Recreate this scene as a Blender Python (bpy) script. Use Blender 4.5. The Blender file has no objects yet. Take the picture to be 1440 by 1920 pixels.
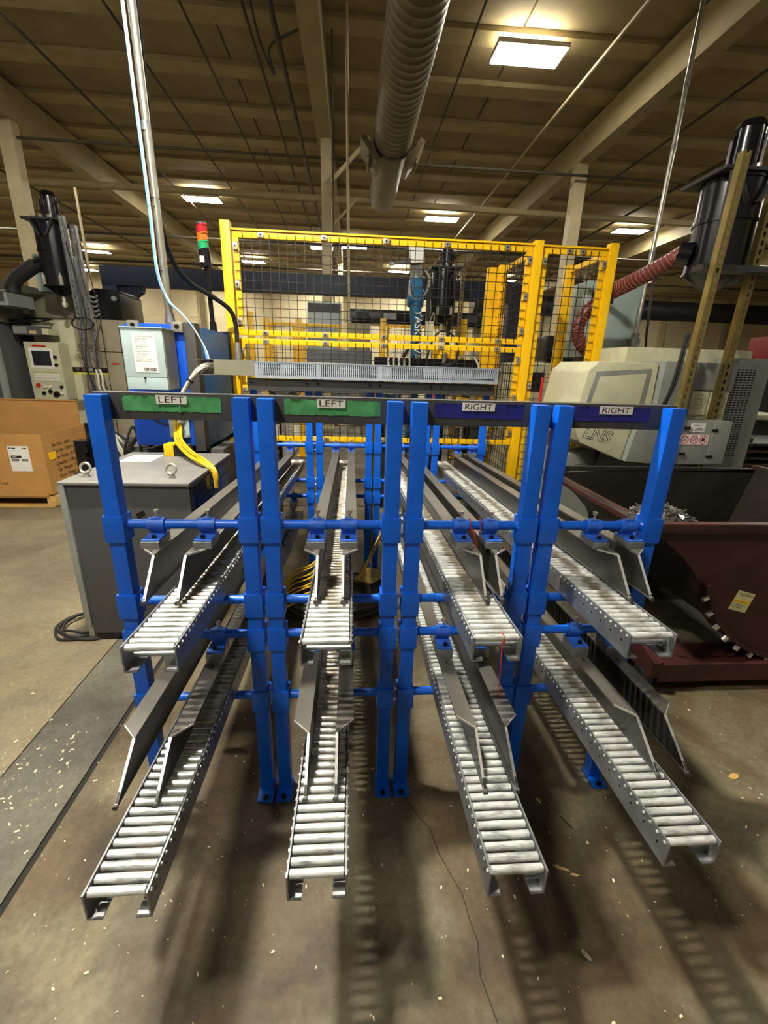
import bpy, bmesh, math, random
from mathutils import Vector, Matrix, Euler
R = math.radians
rnd = random.Random(7)
SC = bpy.context.scene
COL = SC.collection

# ------------------------------------------------------------------ camera, light, exposure
F, PITCH, ROLL, YAW, CAMH = 830.0, R(18.3), R(1.75), R(4.45), 1.65
fwd = Vector((math.sin(YAW) * math.cos(PITCH), math.cos(YAW) * math.cos(PITCH), -math.sin(PITCH)))
rgt = Vector((math.cos(YAW), -math.sin(YAW), 0)); upv = rgt.cross(fwd)
r2 = math.cos(ROLL) * rgt + math.sin(ROLL) * upv
u2 = -math.sin(ROLL) * rgt + math.cos(ROLL) * upv
cd = bpy.data.cameras.new('camera'); cam = bpy.data.objects.new('camera', cd); COL.objects.link(cam)
M = Matrix((r2, u2, -fwd)).transposed().to_4x4(); M.translation = (0, 0, CAMH)
cam.matrix_world = M
cd.sensor_fit = 'VERTICAL'; cd.sensor_height = 24.0; cd.lens = F / 1920 * 24.0
cd.clip_start = 0.05; cd.clip_end = 200
SC.camera = cam
w = bpy.data.worlds.new('world'); SC.world = w; w.use_nodes = True
w.node_tree.nodes['Background'].inputs[0].default_value = (1.0, 0.94, 0.84, 1)
w.node_tree.nodes['Background'].inputs[1].default_value = 0.24
vs = SC.view_settings
vs.view_transform = 'Standard'; vs.look = 'None'; vs.gamma = 1.0; vs.use_curve_mapping = False
vs.exposure = 0.0
SC.cycles.use_denoising = True
SC.cycles.max_bounces = 8; SC.cycles.diffuse_bounces = 4; SC.cycles.glossy_bounces = 4
SC.cycles.sample_clamp_indirect = 6.0
LAMP = 95.0      # radiance of the fixture diffusers
LAMP_COL = (1.0, 0.945, 0.82)

# ------------------------------------------------------------------ materials
def lin(c):
    if isinstance(c, str):
        c = tuple(int(c[i:i + 2], 16) / 255 for i in (0, 2, 4))
    return tuple((x / 12.92 if x <= 0.04045 else ((x + 0.055) / 1.055) ** 2.4) for x in c)
MATS = {}
def mat(name, col, rough=0.5, metal=0.0, var=0.15, scale=6.0, bump=0.0, col2=None, mix=(0.42, 0.68), spec=0.5, coat=0.0, stretch=None, bscale=None, rand=0.0):
    if name in MATS: return MATS[name]
    m = bpy.data.materials.new(name); m.use_nodes = True
    nt = m.node_tree; N = nt.nodes; L = nt.links
    b = N['Principled BSDF']
    b.inputs['Roughness'].default_value = rough; b.inputs['Metallic'].default_value = metal
    b.inputs['Specular IOR Level'].default_value = spec; b.inputs['Coat Weight'].default_value = coat
    c = lin(col)
    tc = N.new('ShaderNodeTexCoord'); mp = N.new('ShaderNodeMapping'); L.new(tc.outputs['Object'], mp.inputs[0])
    if stretch: mp.inputs['Scale'].default_value = stretch
    n = N.new('ShaderNodeTexNoise'); n.inputs['Scale'].default_value = scale; n.inputs['Detail'].default_value = 6
    n.inputs['Roughness'].default_value = 0.65
    L.new(mp.outputs[0], n.inputs['Vector'])
    if rand:
        oi = N.new('ShaderNodeObjectInfo'); mr = N.new('ShaderNodeMath'); mr.operation = 'MULTIPLY'; mr.inputs[1].default_value = 40
        L.new(oi.outputs['Random'], mr.inputs[0])
        cmb = N.new('ShaderNodeCombineXYZ'); L.new(mr.outputs[0], cmb.inputs[1]); L.new(cmb.outputs[0], mp.inputs['Location'])
    rp = N.new('ShaderNodeValToRGB'); L.new(n.outputs[0], rp.inputs[0])
    rp.color_ramp.elements[0].position = mix[0]; rp.color_ramp.elements[1].position = mix[1]
    c2 = lin(col2) if col2 else tuple(min(1, x * (1 + var)) for x in c)
    c1 = c if col2 else tuple(x * (1 - var) for x in c)
    rp.color_ramp.elements[0].color = (*c1, 1); rp.color_ramp.elements[1].color = (*c2, 1)
    L.new(rp.outputs[0], b.inputs['Base Color'])
    if bump:
        n2 = N.new('ShaderNodeTexNoise'); n2.inputs['Scale'].default_value = bscale or scale * 4; n2.inputs['Detail'].default_value = 5
        L.new(mp.outputs[0], n2.inputs['Vector'])
        bp = N.new('ShaderNodeBump'); bp.inputs['Strength'].default_value = bump; bp.inputs['Distance'].default_value = 0.01
        L.new(n2.outputs[0], bp.inputs['Height']); L.new(bp.outputs[0], b.inputs['Normal'])
    MATS[name] = m
    return m
def emit(name, col, strength):
    m = bpy.data.materials.new(name); m.use_nodes = True
    b = m.node_tree.nodes['Principled BSDF']
    b.inputs['Base Color'].default_value = (0.8, 0.8, 0.8, 1)
    b.inputs['Emission Color'].default_value = (*col, 1); b.inputs['Emission Strength'].default_value = strength
    MATS[name] = m
    return m
m_blue = mat('blue_paint', '065ed2', 0.36, var=0.10, scale=5, col2=None, bump=0.03, bscale=60)
m_bluedirty = mat('blue_paint_clamp', '2a62c8', 0.5, var=0.2, scale=30)
m_dark = mat('dark_steel', '4b4a48', 0.55, 0.3, var=0.12, scale=8)
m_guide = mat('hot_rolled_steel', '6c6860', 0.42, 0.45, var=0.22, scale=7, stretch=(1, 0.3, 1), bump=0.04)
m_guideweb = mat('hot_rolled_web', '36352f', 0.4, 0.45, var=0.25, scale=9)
m_cut = mat('bright_cut_steel', 'd8d6d0', 0.35, 0.7, var=0.15, scale=40)
m_galv = mat('galvanised_steel', '9a9d9e', 0.38, 0.75, var=0.18, scale=14, bump=0.03)
m_zinc = mat('zinc_bolt', 'c9c4b4', 0.35, 0.8, var=0.1)
m_black = mat('black_steel', '17171a', 0.22, 0.2, var=0.2)
m_blackbolt = mat('black_bolt', '1c1c1c', 0.4, 0.6)
m_rubber = mat('black_rubber', '1a1918', 0.6, var=0.2, scale=20)
m_hosedk = mat('dusty_hose', '453d31', 0.6, var=0.25, scale=12)
m_yellow = mat('yellow_paint', 'ffc80a', 0.4, var=0.08, scale=5, col2='dca008', mix=(0.60, 0.85))
m_wire = mat('dark_wire', '2b2823', 0.5, 0.3)
m_green = mat('green_tape', '4f9d60', 0.45, var=0.16, scale=22, bump=0.25, bscale=45)
m_navytape = mat('navy_tape', '23267c', 0.4, var=0.16, scale=18, bump=0.15, bscale=40)
m_white = mat('white_paper', 'e6e4dc', 0.6, var=0.05)
m_ink = mat('black_ink', '1d1c1b', 0.7)
m_cable_y = mat('yellow_cable', 'd9b21c', 0.45, var=0.12)
m_cable_b = mat('blue_cable', '6fa8e8', 0.4, var=0.08)
m_cable_w = mat('pale_cable', 'cfcbbb', 0.5, var=0.1)
m_cable_g = mat('grey_cable', '8d8a80', 0.5, var=0.1)
m_teal = mat('robot_teal', '1c5a80', 0.35, var=0.12)
m_cabside = mat('cabinet_teal', '1768aa', 0.4, var=0.12, scale=3)
m_cabblue = mat('cabinet_blue', '0a50c8', 0.42, var=0.06, scale=3)
m_char = mat('charcoal_sheet', '4d4d4e', 0.5, var=0.08, scale=4)
m_topgrey = mat('grey_sheet_top', '8f8e88', 0.4, 0.3, var=0.12, scale=5)
m_silver = mat('silver_edge', 'a3aaa6', 0.4, 0.5, var=0.08)
m_xfmr = mat('pale_grey_green', 'a9bcbb', 0.45, var=0.06)
m_xfmrs = mat('beige_grey_side', '8b8873', 0.45, 0.2, var=0.08)
m_plastic = mat('grey_plastic', '9fa9b4', 0.5, var=0.07)
m_maroon = mat('maroon_paint', '43231f', 0.45, var=0.3, scale=5, bump=0.05)
m_hopin = mat('hopper_inside', '2e2b25', 0.45, 0.3, var=0.3, scale=4)
m_card = mat('cardboard', 'b98849', 0.75, var=0.08, scale=4)
m_wood = mat('pallet_wood', 'cda55c', 0.7, var=0.18, scale=5, stretch=(1, 6, 6))
m_mach = mat('machine_grey', '83877f', 0.5, var=0.12, scale=4)
m_machl = mat('machine_cream', 'c6c3a2', 0.5, var=0.10, scale=5)
m_beige = mat('machine_beige', '9d937a', 0.5, var=0.08, scale=3)
m_strut = mat('yellow_zinc', '93824f', 0.35, 0.6, var=0.15)
m_hose = mat('red_hose', '6a2e29', 0.42, var=0.18, scale=20)
m_red = mat('red_plastic', 'c8261c', 0.4)
m_navy = mat('navy_paint', '242c44', 0.5, var=0.12)
m_cream = mat('cream_paint', 'cdbf97', 0.55, var=0.08, scale=3)
m_duct = mat('duct_grey', '75694b', 0.5, 0.25, var=0.12, scale=2)
m_ceil = mat('ceiling_paint', 'a0906a', 0.75, var=0.14, scale=1.2, bump=0.08, bscale=12)
m_purl = mat('ceiling_purlin', 'b4a478', 0.7, var=0.12, scale=2)
m_gird = mat('girder_paint', 'b3a57c', 0.6, var=0.1, scale=2)
m_pipe = mat('pipe_dark', '4a4235', 0.6, var=0.2)
m_wallp = mat('wall_paint', 'efe0b8', 0.7, var=0.06, scale=1)
m_rust = mat('rust_steel', '5b4030', 0.7, 0.2, var=0.3, scale=8)
m_chip = mat('pale_chip', 'd9cfae', 0.7, var=0.15)
m_galvpole = mat('galvanised_pole', 'b9b7a8', 0.3, 0.8, var=0.12, scale=12)
m_screen = mat('dark_screen', '25272a', 0.2)
m_dgrey = mat('dark_grey_paint', '2e3031', 0.45, var=0.15)
m_orange = mat('orange_lens', 'e0701a', 0.25)
m_redlens = mat('red_lens', 'c01f2a', 0.25)
m_greenlens = mat('green_lens', '1f9a5c', 0.25)
m_swarf = mat('steel_swarf', '8c8a84', 0.3, 0.8, var=0.3)
m_lamp = emit('lamp_diffuser', LAMP_COL, LAMP)
m_up = emit('ceiling_fill_glow', LAMP_COL, 30.0)  # upward glow added to the fixtures to brighten the ceiling
m_low = emit('low_lamp_diffuser', LAMP_COL, LAMP * 36)
m_lowb = emit('rear_lamp_diffuser', LAMP_COL, LAMP * 6.5)
m_lampbody = mat('lamp_body', 'd8d4c8', 0.5)

def roller_mat():
    m = mat('roller_steel', '767a78', 0.33, 0.45, scale=30, bump=0.22, bscale=55, stretch=(0.5, 1.6, 1.6), rand=1, col2='dcdeda', mix=(.30, .52))
    nt = m.node_tree; N = nt.nodes; L = nt.links; b = N['Principled BSDF']
    tc = N.new('ShaderNodeTexCoord'); sp = N.new('ShaderNodeSeparateXYZ'); L.new(tc.outputs['Object'], sp.inputs[0])
    oi = N.new('ShaderNodeObjectInfo')
    # brown oil track along the middle of the run, ragged from roller to roller
    off = N.new('ShaderNodeMath'); off.operation = 'MULTIPLY_ADD'; off.inputs[1].default_value = 0.02; off.inputs[2].default_value = -0.016
    L.new(oi.outputs['Random'], off.inputs[0])
    ad = N.new('ShaderNodeMath'); ad.operation = 'ADD'; L.new(sp.outputs[0], ad.inputs[0]); L.new(off.outputs[0], ad.inputs[1])
    ab = N.new('ShaderNodeMath'); ab.operation = 'ABSOLUTE'; L.new(ad.outputs[0], ab.inputs[0])
    mr = N.new('ShaderNodeMapRange'); mr.inputs[1].default_value = 0.012; mr.inputs[2].default_value = 0.026; mr.inputs[3].default_value = 0.75; mr.inputs[4].default_value = 0.0
    L.new(ab.outputs[0], mr.inputs[0])
    geo = N.new('ShaderNodeObjectInfo')
    sy = N.new('ShaderNodeSeparateXYZ'); L.new(geo.outputs['Location'], sy.inputs[0])
    m2 = N.new('ShaderNodeMapRange'); m2.inputs[1].default_value = 0.90; m2.inputs[2].default_value = 1.25; L.new(sy.outputs[1], m2.inputs[0])
    mu = N.new('ShaderNodeMath'); mu.operation = 'MULTIPLY'; L.new(mr.outputs[0], mu.inputs[0]); L.new(m2.outputs[0], mu.inputs[1])
    mx = N.new('ShaderNodeMixRGB'); old = b.inputs['Base Color'].links[0].from_socket
    L.new(mu.outputs[0], mx.inputs[0]); L.new(old, mx.inputs[1]); mx.inputs[2].default_value = (*lin('6b5a35'), 1)
    L.new(mx.outputs[0], b.inputs['Base Color'])
    return m
m_roller = roller_mat()

def floor_mat(name, cols, seed, dark):
    m = bpy.data.materials.new(name); m.use_nodes = True
    nt = m.node_tree; N = nt.nodes; L = nt.links; b = N['Principled BSDF']
    tc = N.new('ShaderNodeTexCoord'); mp = N.new('ShaderNodeMapping'); mp.inputs['Location'].default_value = (seed, seed * 2, 0)
    L.new(tc.outputs['Object'], mp.inputs[0])
    def noise(sc, det=6, ro=0.6, dist=0.0):
        n = N.new('ShaderNodeTexNoise'); n.inputs['Scale'].default_value = sc; n.inputs['Detail'].default_value = det
        n.inputs['Roughness'].default_value = ro; n.inputs['Distortion'].default_value = dist; L.new(mp.outputs[0], n.inputs[0]); return n
    def ramp(src, stops):
        r = N.new('ShaderNodeValToRGB'); L.new(src, r.inputs[0]); e = r.color_ramp.elements
        while len(e) < len(stops): e.new(0.5)
        for i, (p, c) in enumerate(stops): e[i].position = p; e[i].color = (*c, 1)
        return r
    base = ramp(noise(1.3, 7, 0.62, 0.5).outputs[0], [(0.30, lin(cols[0])), (0.46, lin(cols[1])), (0.56, lin(cols[2])), (0.72, lin(cols[3]))])
    st = ramp(noise(2.2, 6, 0.6, 0.3).outputs[0], [(0.36, (dark, dark * .97, dark * .9)), (0.56, (1, 1, 1))])
    mx = N.new('ShaderNodeMixRGB'); mx.blend_type = 'MULTIPLY'; mx.inputs[0].default_value = 1; L.new(base.outputs[0], mx.inputs[1]); L.new(st.outputs[0], mx.inputs[2])
    fine = ramp(noise(38, 4, 0.7).outputs[0], [(0.25, (0.72, 0.70, 0.66)), (0.75, (1.18, 1.18, 1.18))])
    m3 = N.new('ShaderNodeMixRGB'); m3.blend_type = 'MULTIPLY'; m3.inputs[0].default_value = 1; L.new(mx.outputs[0], m3.inputs[1]); L.new(fine.outputs[0], m3.inputs[2])
    vo = N.new('ShaderNodeTexVoronoi'); vo.inputs['Scale'].default_value = 24; L.new(mp.outputs[0], vo.inputs[0])
    sp = ramp(vo.outputs['Distance'], [(0.035, (1, 1, 1)), (0.06, (0, 0, 0))])
    m4 = N.new('ShaderNodeMixRGB'); m4.inputs[2].default_value = (*lin('b5ab92'), 1); L.new(sp.outputs[0], m4.inputs[0]); L.new(m3.outputs[0], m4.inputs[1])
    L.new(m4.outputs[0], b.inputs['Base Color'])
    rr = N.new('ShaderNodeMapRange'); rr.inputs[3].default_value = 0.42; rr.inputs[4].default_value = 0.75; L.new(noise(4).outputs[0], rr.inputs[0]); L.new(rr.outputs[0], b.inputs['Roughness'])
    bp = N.new('ShaderNodeBump'); bp.inputs['Strength'].default_value = 0.12; bp.inputs['Distance'].default_value = 0.01
    L.new(noise(55, 4).outputs[0], bp.inputs['Height']); L.new(bp.outputs[0], b.inputs['Normal'])
    b.inputs['Specular IOR Level'].default_value = 0.35
    return m
m_floor = floor_mat('floor_concrete', ('43382a', '5f513b', '6f6852', '8a7a62'), 3.1, 0.42)
m_floorl = floor_mat('floor_concrete_grey', ('514f47', '625e53', '6c675a', '797164'), 9.4, 0.6)
m_floorf = floor_mat('floor_concrete_tan', ('675f4e', '786e59', '82775f', '8f836a'), 5.7, 0.8)
m_joint = mat('joint_filler', '201d18', 0.9)

# ------------------------------------------------------------------ mesh builder
class MB:
    def __init__(s): s.v = []; s.f = []; s.T = None
    def add(s, vs, fs):
        n = len(s.v)
        for p in vs:
            p = Vector(p)
            s.v.append(s.T @ p if s.T is not None else p)
        s.f += [tuple(i + n for i in f) for f in fs]
        return s
    def box(s, x0, x1, y0, y1, z0, z1):
        return s.add([(x, y, z) for z in (z0, z1) for y in (y0, y1) for x in (x0, x1)],
                     [(0, 2, 3, 1), (4, 5, 7, 6), (0, 1, 5, 4), (2, 6, 7, 3), (0, 4, 6, 2), (1, 3, 7, 5)])
    def cbox(s, c, sz, eul=None):
        E = Euler(eul).to_matrix() if eul else Matrix.Identity(3); c = Vector(c)
        P = [c + E @ Vector((x * sz[0] / 2, y * sz[1] / 2, z * sz[2] / 2)) for z in (-1, 1) for y in (-1, 1) for x in (-1, 1)]
        return s.add(P, [(0, 2, 3, 1), (4, 5, 7, 6), (0, 1, 5, 4), (2, 6, 7, 3), (0, 4, 6, 2), (1, 3, 7, 5)])
    def bar(s, p, q, w, h, up=(0, 0, 1)):
        p = Vector(p); q = Vector(q); d = (q - p).normalized(); a = d.cross(Vector(up))
        if a.length < 1e-4: a = d.cross(Vector((0, 1, 0)))
        a.normalize(); b = a.cross(d)
        P = [o + a * (x * w / 2) + b * (y * h / 2) for o in (p, q) for y in (-1, 1) for x in (-1, 1)]
        return s.add(P, [(0, 1, 3, 2), (4, 6, 7, 5), (0, 4, 5, 1), (2, 3, 7, 6), (0, 2, 6, 4), (1, 5, 7, 3)])
    def loft(s, rings, cap=True, closed=False):
        n = len(rings[0]); base = []; fs = []
        for r in rings: base += r
        m = len(rings)
        for i in range(m if closed else m - 1):
            j = (i + 1) % m
            for k in range(n):
                l = (k + 1) % n
                fs.append((i * n + k, i * n + l, j * n + l, j * n + k))
        if cap and not closed:
            fs.append(tuple(range(n - 1, -1, -1))); fs.append(tuple((m - 1) * n + k for k in range(n)))
        return s.add(base, fs)
    def tube(s, pts, r, n=8, closed=False, cap=True):
        pts = [Vector(p) for p in pts]; m = len(pts); rings = []
        rr = r if isinstance(r, (list, tuple)) else [r] * m
        prev = None
        for i, p in enumerate(pts):
            a = pts[i - 1] if (i or closed) else p
            b = pts[(i + 1) % m] if (i < m - 1 or closed) else p
            d = (b - a).normalized()
            if prev is None:
                u = d.cross(Vector((0, 0, 1)))
                if u.length < 1e-3: u = d.cross(Vector((0, 1, 0)))
            else:
                u = prev - d * prev.dot(d)
            u.normalize(); prev = u; v = d.cross(u)
            rings.append([p + (u * math.cos(2 * math.pi * k / n) + v * math.sin(2 * math.pi * k / n)) * rr[i] for k in range(n)])
        return s.loft(rings, cap, closed)
    def cyl(s, p, q, r, r2=None, n=16): return s.tube([p, q], [r, r if r2 is None else r2], n)
    def prism(s, poly, ax, a, b):
        def P(u, v, t): return (t, u, v) if ax == 'X' else (u, t, v) if ax == 'Y' else (u, v, t)
        n = len(poly); vs = [P(u, v, a) for u, v in poly] + [P(u, v, b) for u, v in poly]
        return s.add(vs, [tuple(range(n)), tuple(range(2 * n - 1, n - 1, -1))] + [(i, i + n, (i + 1) % n + n, (i + 1) % n) for i in range(n)])
def mb(): return MB()
def smooth(ctrl, n=6):
    P = [Vector(p) for p in ctrl]; P = [P[0]] + P + [P[-1]]; out = []
    for i in range(1, len(P) - 2):
        for k in range(n):
            t = k / n; a, b, c, d = P[i - 1:i + 3]
            out.append(0.5 * ((2 * b) + (c - a) * t + (2 * a - 5 * b + 4 * c - d) * t * t + (3 * b - a - 3 * c + d) * t ** 3))
    out.append(P[-2]); return out

ORG = {}
def thing(name, label, cat, loc, group=None):
    o = bpy.data.objects.new(name, None); COL.objects.link(o); o.location = loc; o.empty_display_size = 0.1
    o['label'] = label; o['category'] = cat
    if group: o['group'] = group
    ORG[o] = Vector(loc); return o
def build(name, m, mat_, parent=None, bev=0.0, ang=38, flat=False, label=None):
    org = ORG[parent] if parent is not None else Vector((0, 0, 0))
    me = bpy.data.meshes.new(name); me.from_pydata([tuple(p - org) for p in m.v], [], m.f); me.validate()
    bm = bmesh.new(); bm.from_mesh(me); bmesh.ops.recalc_face_normals(bm, faces=bm.faces)
    if bev:
        ed = [e for e in bm.edges if e.is_manifold and e.calc_face_angle(0) > 0.5]
        bmesh.ops.bevel(bm, geom=ed, offset=bev, segments=2, profile=0.7, affect='EDGES')
    bm.to_mesh(me); bm.free()
    if not flat:
        me.polygons.foreach_set('use_smooth', [True] * len(me.polygons)); me.set_sharp_from_angle(angle=R(ang))
    me.materials.append(mat_)
    o = bpy.data.objects.new(name, me); COL.objects.link(o)
    ORG[o] = org
    if parent is not None: o.parent = parent
    if label: o['label'] = label
    return o
def tag(o, label, cat, group=None, kind=None):
    o['label'] = label; o['category'] = cat
    if group: o['group'] = group
    if kind: o['kind'] = kind
    return o
def struct(name, m, mat_, parent=None, **k):
    o = build(name, m, mat_, parent, **k)
    if parent is None: o['kind'] = 'structure'
    return o
def copy_tree(o, parent=None):
    c = o.copy(); COL.objects.link(c)
    if parent is not None: c.parent = parent
    for ch in list(o.children): copy_tree(ch, c)
    return c
def letters(txt, size, loc, rot, mat_, parent, name='lettering', align='LEFT', offset=0.0, ext=0.0006, shear=0.0):
    cu = bpy.data.curves.new('txt', 'FONT'); cu.body = txt; cu.size = size; cu.align_x = align; cu.extrude = ext; cu.offset = offset; cu.shear = shear
    cu.resolution_u = 3
    t = bpy.data.objects.new('txt', cu); COL.objects.link(t)
    bpy.context.view_layer.update()
    me = bpy.data.meshes.new_from_object(t.evaluated_get(bpy.context.evaluated_depsgraph_get()))
    bpy.data.objects.remove(t); bpy.data.curves.remove(cu)
    E = Euler(rot).to_matrix().to_4x4(); E.translation = Vector(loc) - ORG[parent]; me.transform(E)
    me.materials.clear(); me.materials.append(mat_)
    o = bpy.data.objects.new(name, me); COL.objects.link(o); o.parent = parent; ORG[o] = ORG[parent]
    return o
FRONT = (R(90), 0, 0)
def hexbolt(m, p, d, r, h):
    p = Vector(p); d = Vector(d).normalized(); m.tube([p, p + d * h], r, 6); return m

# ------------------------------------------------------------------ room shell
CZ = 7.25
fl = mb(); fl.box(-1.072, 34, -9, 36, -0.2, 0)
floor = struct('floor', fl, m_floor, flat=True)
ORG[floor] = Vector((0, 0, 0))
g = mb(); g.box(-1.425, -1.098, -9, 36, -0.2, 0.0); build('floor_slab', g, m_floorl, floor, flat=True)
g = mb(); g.box(-26, -1.432, -9, 36, -0.2, 0.0); build('floor_slab', g, m_floorf, floor, flat=True)
g = mb(); g.box(-1.099, -1.071, -9, 36, -0.2, -0.008); g.box(-1.433, -1.424, -9, 36, -0.2, -0.006); build('joint_filler', g, m_joint, floor, flat=True)
g = mb(); pts = [(0.215, 1.33), (0.27, 1.24), (0.30, 1.19), (0.325, 1.10), (0.35, 1.02), (0.375, 0.97), (0.385, 0.90), (0.39, 0.84), (0.382, 0.76), (0.398, 0.66), (0.39, 0.5)]
vs_ = []
for i, (x, y) in enumerate(pts):
    x += rnd.uniform(-.006, .006); vs_ += [(x - .0016, y, .0006), (x + .0016, y, .0006)]
g.add(vs_, [(2 * i, 2 * i + 1, 2 * i + 3, 2 * i + 2) for i in range(len(pts) - 1)]); build('crack', g, m_joint, floor, flat=True)

ceil = mb(); ceil.box(-26, 34, -9, 36, CZ + .04, CZ + .2)
ceiling = struct('ceiling', ceil, m_ceil, flat=True); ORG[ceiling] = Vector((0, 0, 0))
PITCHY = 1.52
ys = [8.35 + PITCHY * k for k in range(-11, 18)]
xs = [-24, -18.5, -13, -7.6, -2.4, 2.9, 5.6, 11, 16.5, 22, 27.5, 33]
for i, y in enumerate(ys):
    g = mb(); g.box(-26, 34, y - .21, y + .21, CZ - .10, CZ + .05); build('purlin', g, m_purl, ceiling, flat=True)
    for a, b in zip(xs[:-1], xs[1:]):
        dz = rnd.uniform(0, .022)
        g = mb(); g.box(a + .02, b - .02, y + .23, y + PITCHY - .23, CZ - .012 - dz, CZ + .05); build('ceiling_panel', g, m_ceil, ceiling, flat=True)
for x in (-7.45, -.67, 5.6, 12.2, 18.8):
    g = mb(); g.box(x - .16, x + .16, -9, 36, 6.45, 7.1)
    build('girder', g, m_gird, ceiling, flat=True)
# thin sprinkler and conduit runs along and across the roof
def run(pts, r, m=m_pipe, nm='roof_pipe'): g = mb(); g.tube(pts, r, 8); return build(nm, g, m, ceiling)
run([(4.15, -5, 6.65), (4.15, 36, 6.65)], .03, m_gird)
run([(-1.23, -5, 6.6), (-1.23, 36, 6.6)], .045)
run([(-2.7, 2, 6.9), (-2.7, 36, 6.9)], .02); run([(-1.75, 2, 6.95), (-1.75, 36, 6.95)], .025)
run([(-3.9, 2, 6.9), (-3.9, 36, 6.9)], .022); run([(7.0, -5, 6.6), (7.0, 36, 6.6)], .025); run([(9.2, -5, 6.7), (9.2, 36, 6.7)], .04)
run([(-5.6, 4, 6.8), (-5.6, 36, 6.8)], .025); run([(-10.2, 4, 6.7), (-10.2, 36, 6.7)], .03); run([(2.0, 4, 6.95), (2.0, 36, 6.95)], .02)
run([(-26, 14.1, 5.92), (.2, 14.1, 5.88), (1.3, 14.1, 5.85), (34, 14.1, 5.6)], .085, m_gird)
run([(-26, 12.3, 6.2), (34, 12.3, 6.05)], .03); run([(-26, 19.5, 6.0), (34, 19.5, 6.0)], .04); run([(-26, 24.5, 6.0), (34, 24.5, 6.0)], .05)
run(smooth([(7.5, 9.2, 7.0), (7.5, 9.2, 6.5), (7.6, 9.3, 6.3), (9.0, 9.6, 6.55), (12, 9.9, 6.5)]), .018)
run(smooth([(-1.6, 8.9, 6.95), (-1.5, 9.2, 6.5), (-1.35, 9.6, 6.3), (-1.4, 9.5, 6.6), (-.9, 9.3, 6.75)]), .02)
# walls
def wallrow(name, ax, pos, lo, hi, step, sgn):
    root = None
    g = mb()
    if ax == 'Y': g.box(lo, hi, pos, pos + .2, 0, CZ + .2)
    else: g.box(pos, pos + .2, lo, hi, 0, CZ + .2) if sgn < 0 else g.box(pos - .2, pos, lo, hi, 0, CZ + .2)
    root = struct(name, g, m_wallp, flat=True); ORG[root] = Vector((0, 0, 0))
    t = lo
    while t < hi - .1:
        t2 = min(t + step, hi)
        for z0, z1 in ((0, 2.1), (2.1, 4.6), (4.6, 7.2)):
            g = mb()
            d = rnd.uniform(.02, .045)
            if ax == 'Y': g.box(t + .35, t2 - .02, pos - d, pos + .05, z0 + .03, z1 - .03)
            else:
                a, b = (pos - .05, pos + .2 + d) if sgn < 0 else (pos - .2 - d, pos + .05)
                g.box(a, b, t + .35, t2 - .02, z0 + .03, z1 - .03)
            build('wall_panel', g, m_wallp, root, flat=True)
        g = mb()
        if ax == 'Y': g.box(t - .02, t + .33, pos - .35, pos, 0, CZ)
        else: g.box(pos, pos + .5, t - .02, t + .33, 0, CZ) if sgn < 0 else g.box(pos - .5, pos, t - .02, t + .33, 0, CZ)
        build('pilaster', g, m_cream, root, flat=True)
        t = t2
    return root
wallrow('wall_back', 'Y', 36, -26, 34, 5.0, 0)
wallrow('wall_left', 'X', -26, -9, 36, 6.0, -1)
wallrow('wall_right', 'X', 34, -9, 36, 6.0, 1)

# building columns
def column(x, y, wd, label, dpt=.25):
    t = thing('building_column', label, 'column', (x, y, 0), None)
    g = mb(); g.box(x - wd / 2, x + wd / 2, y - dpt / 2, y + dpt / 2, 0, 6.45)
    build('shaft', g, m_cream, t, flat=True)
    g = mb(); g.box(x - .25, x + .25, y - .25, y + .25, 0, .03); build('base_plate', g, m_cream, t)
    return t
column(-.62, 12.2, .23, 'cream steel column behind the yellow fence, left of the big round duct')
column(5.55, 12.6, .29, 'cream steel column right of the big round duct, behind the fence corner')
column(-7.5, 12.3, .3, 'pale steel column at the far left edge behind the dark machine')
column(-.62, 25, .23, 'distant cream column in line behind the one at the fence'); column(5.6, 25, .29, 'distant cream column deep in the hall on the right')
column(12.2, 12.6, .29, 'cream steel column beyond the mist collector at the right edge'); column(-7.5, 25, .3, 'distant pale column deep in the hall on the left'); column(12.2, 25, .29, 'distant cream column beyond the vent panel on the far right')
g = mb(); g.bar((-.5, 12.0, 5.6), (.35, 12.0, 6.45), .07, .07); g.bar((-.5, 12.0, 4.7), (.1, 12.0, 5.3), .05, .05); build('brace', g, m_cream, ceiling)

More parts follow.
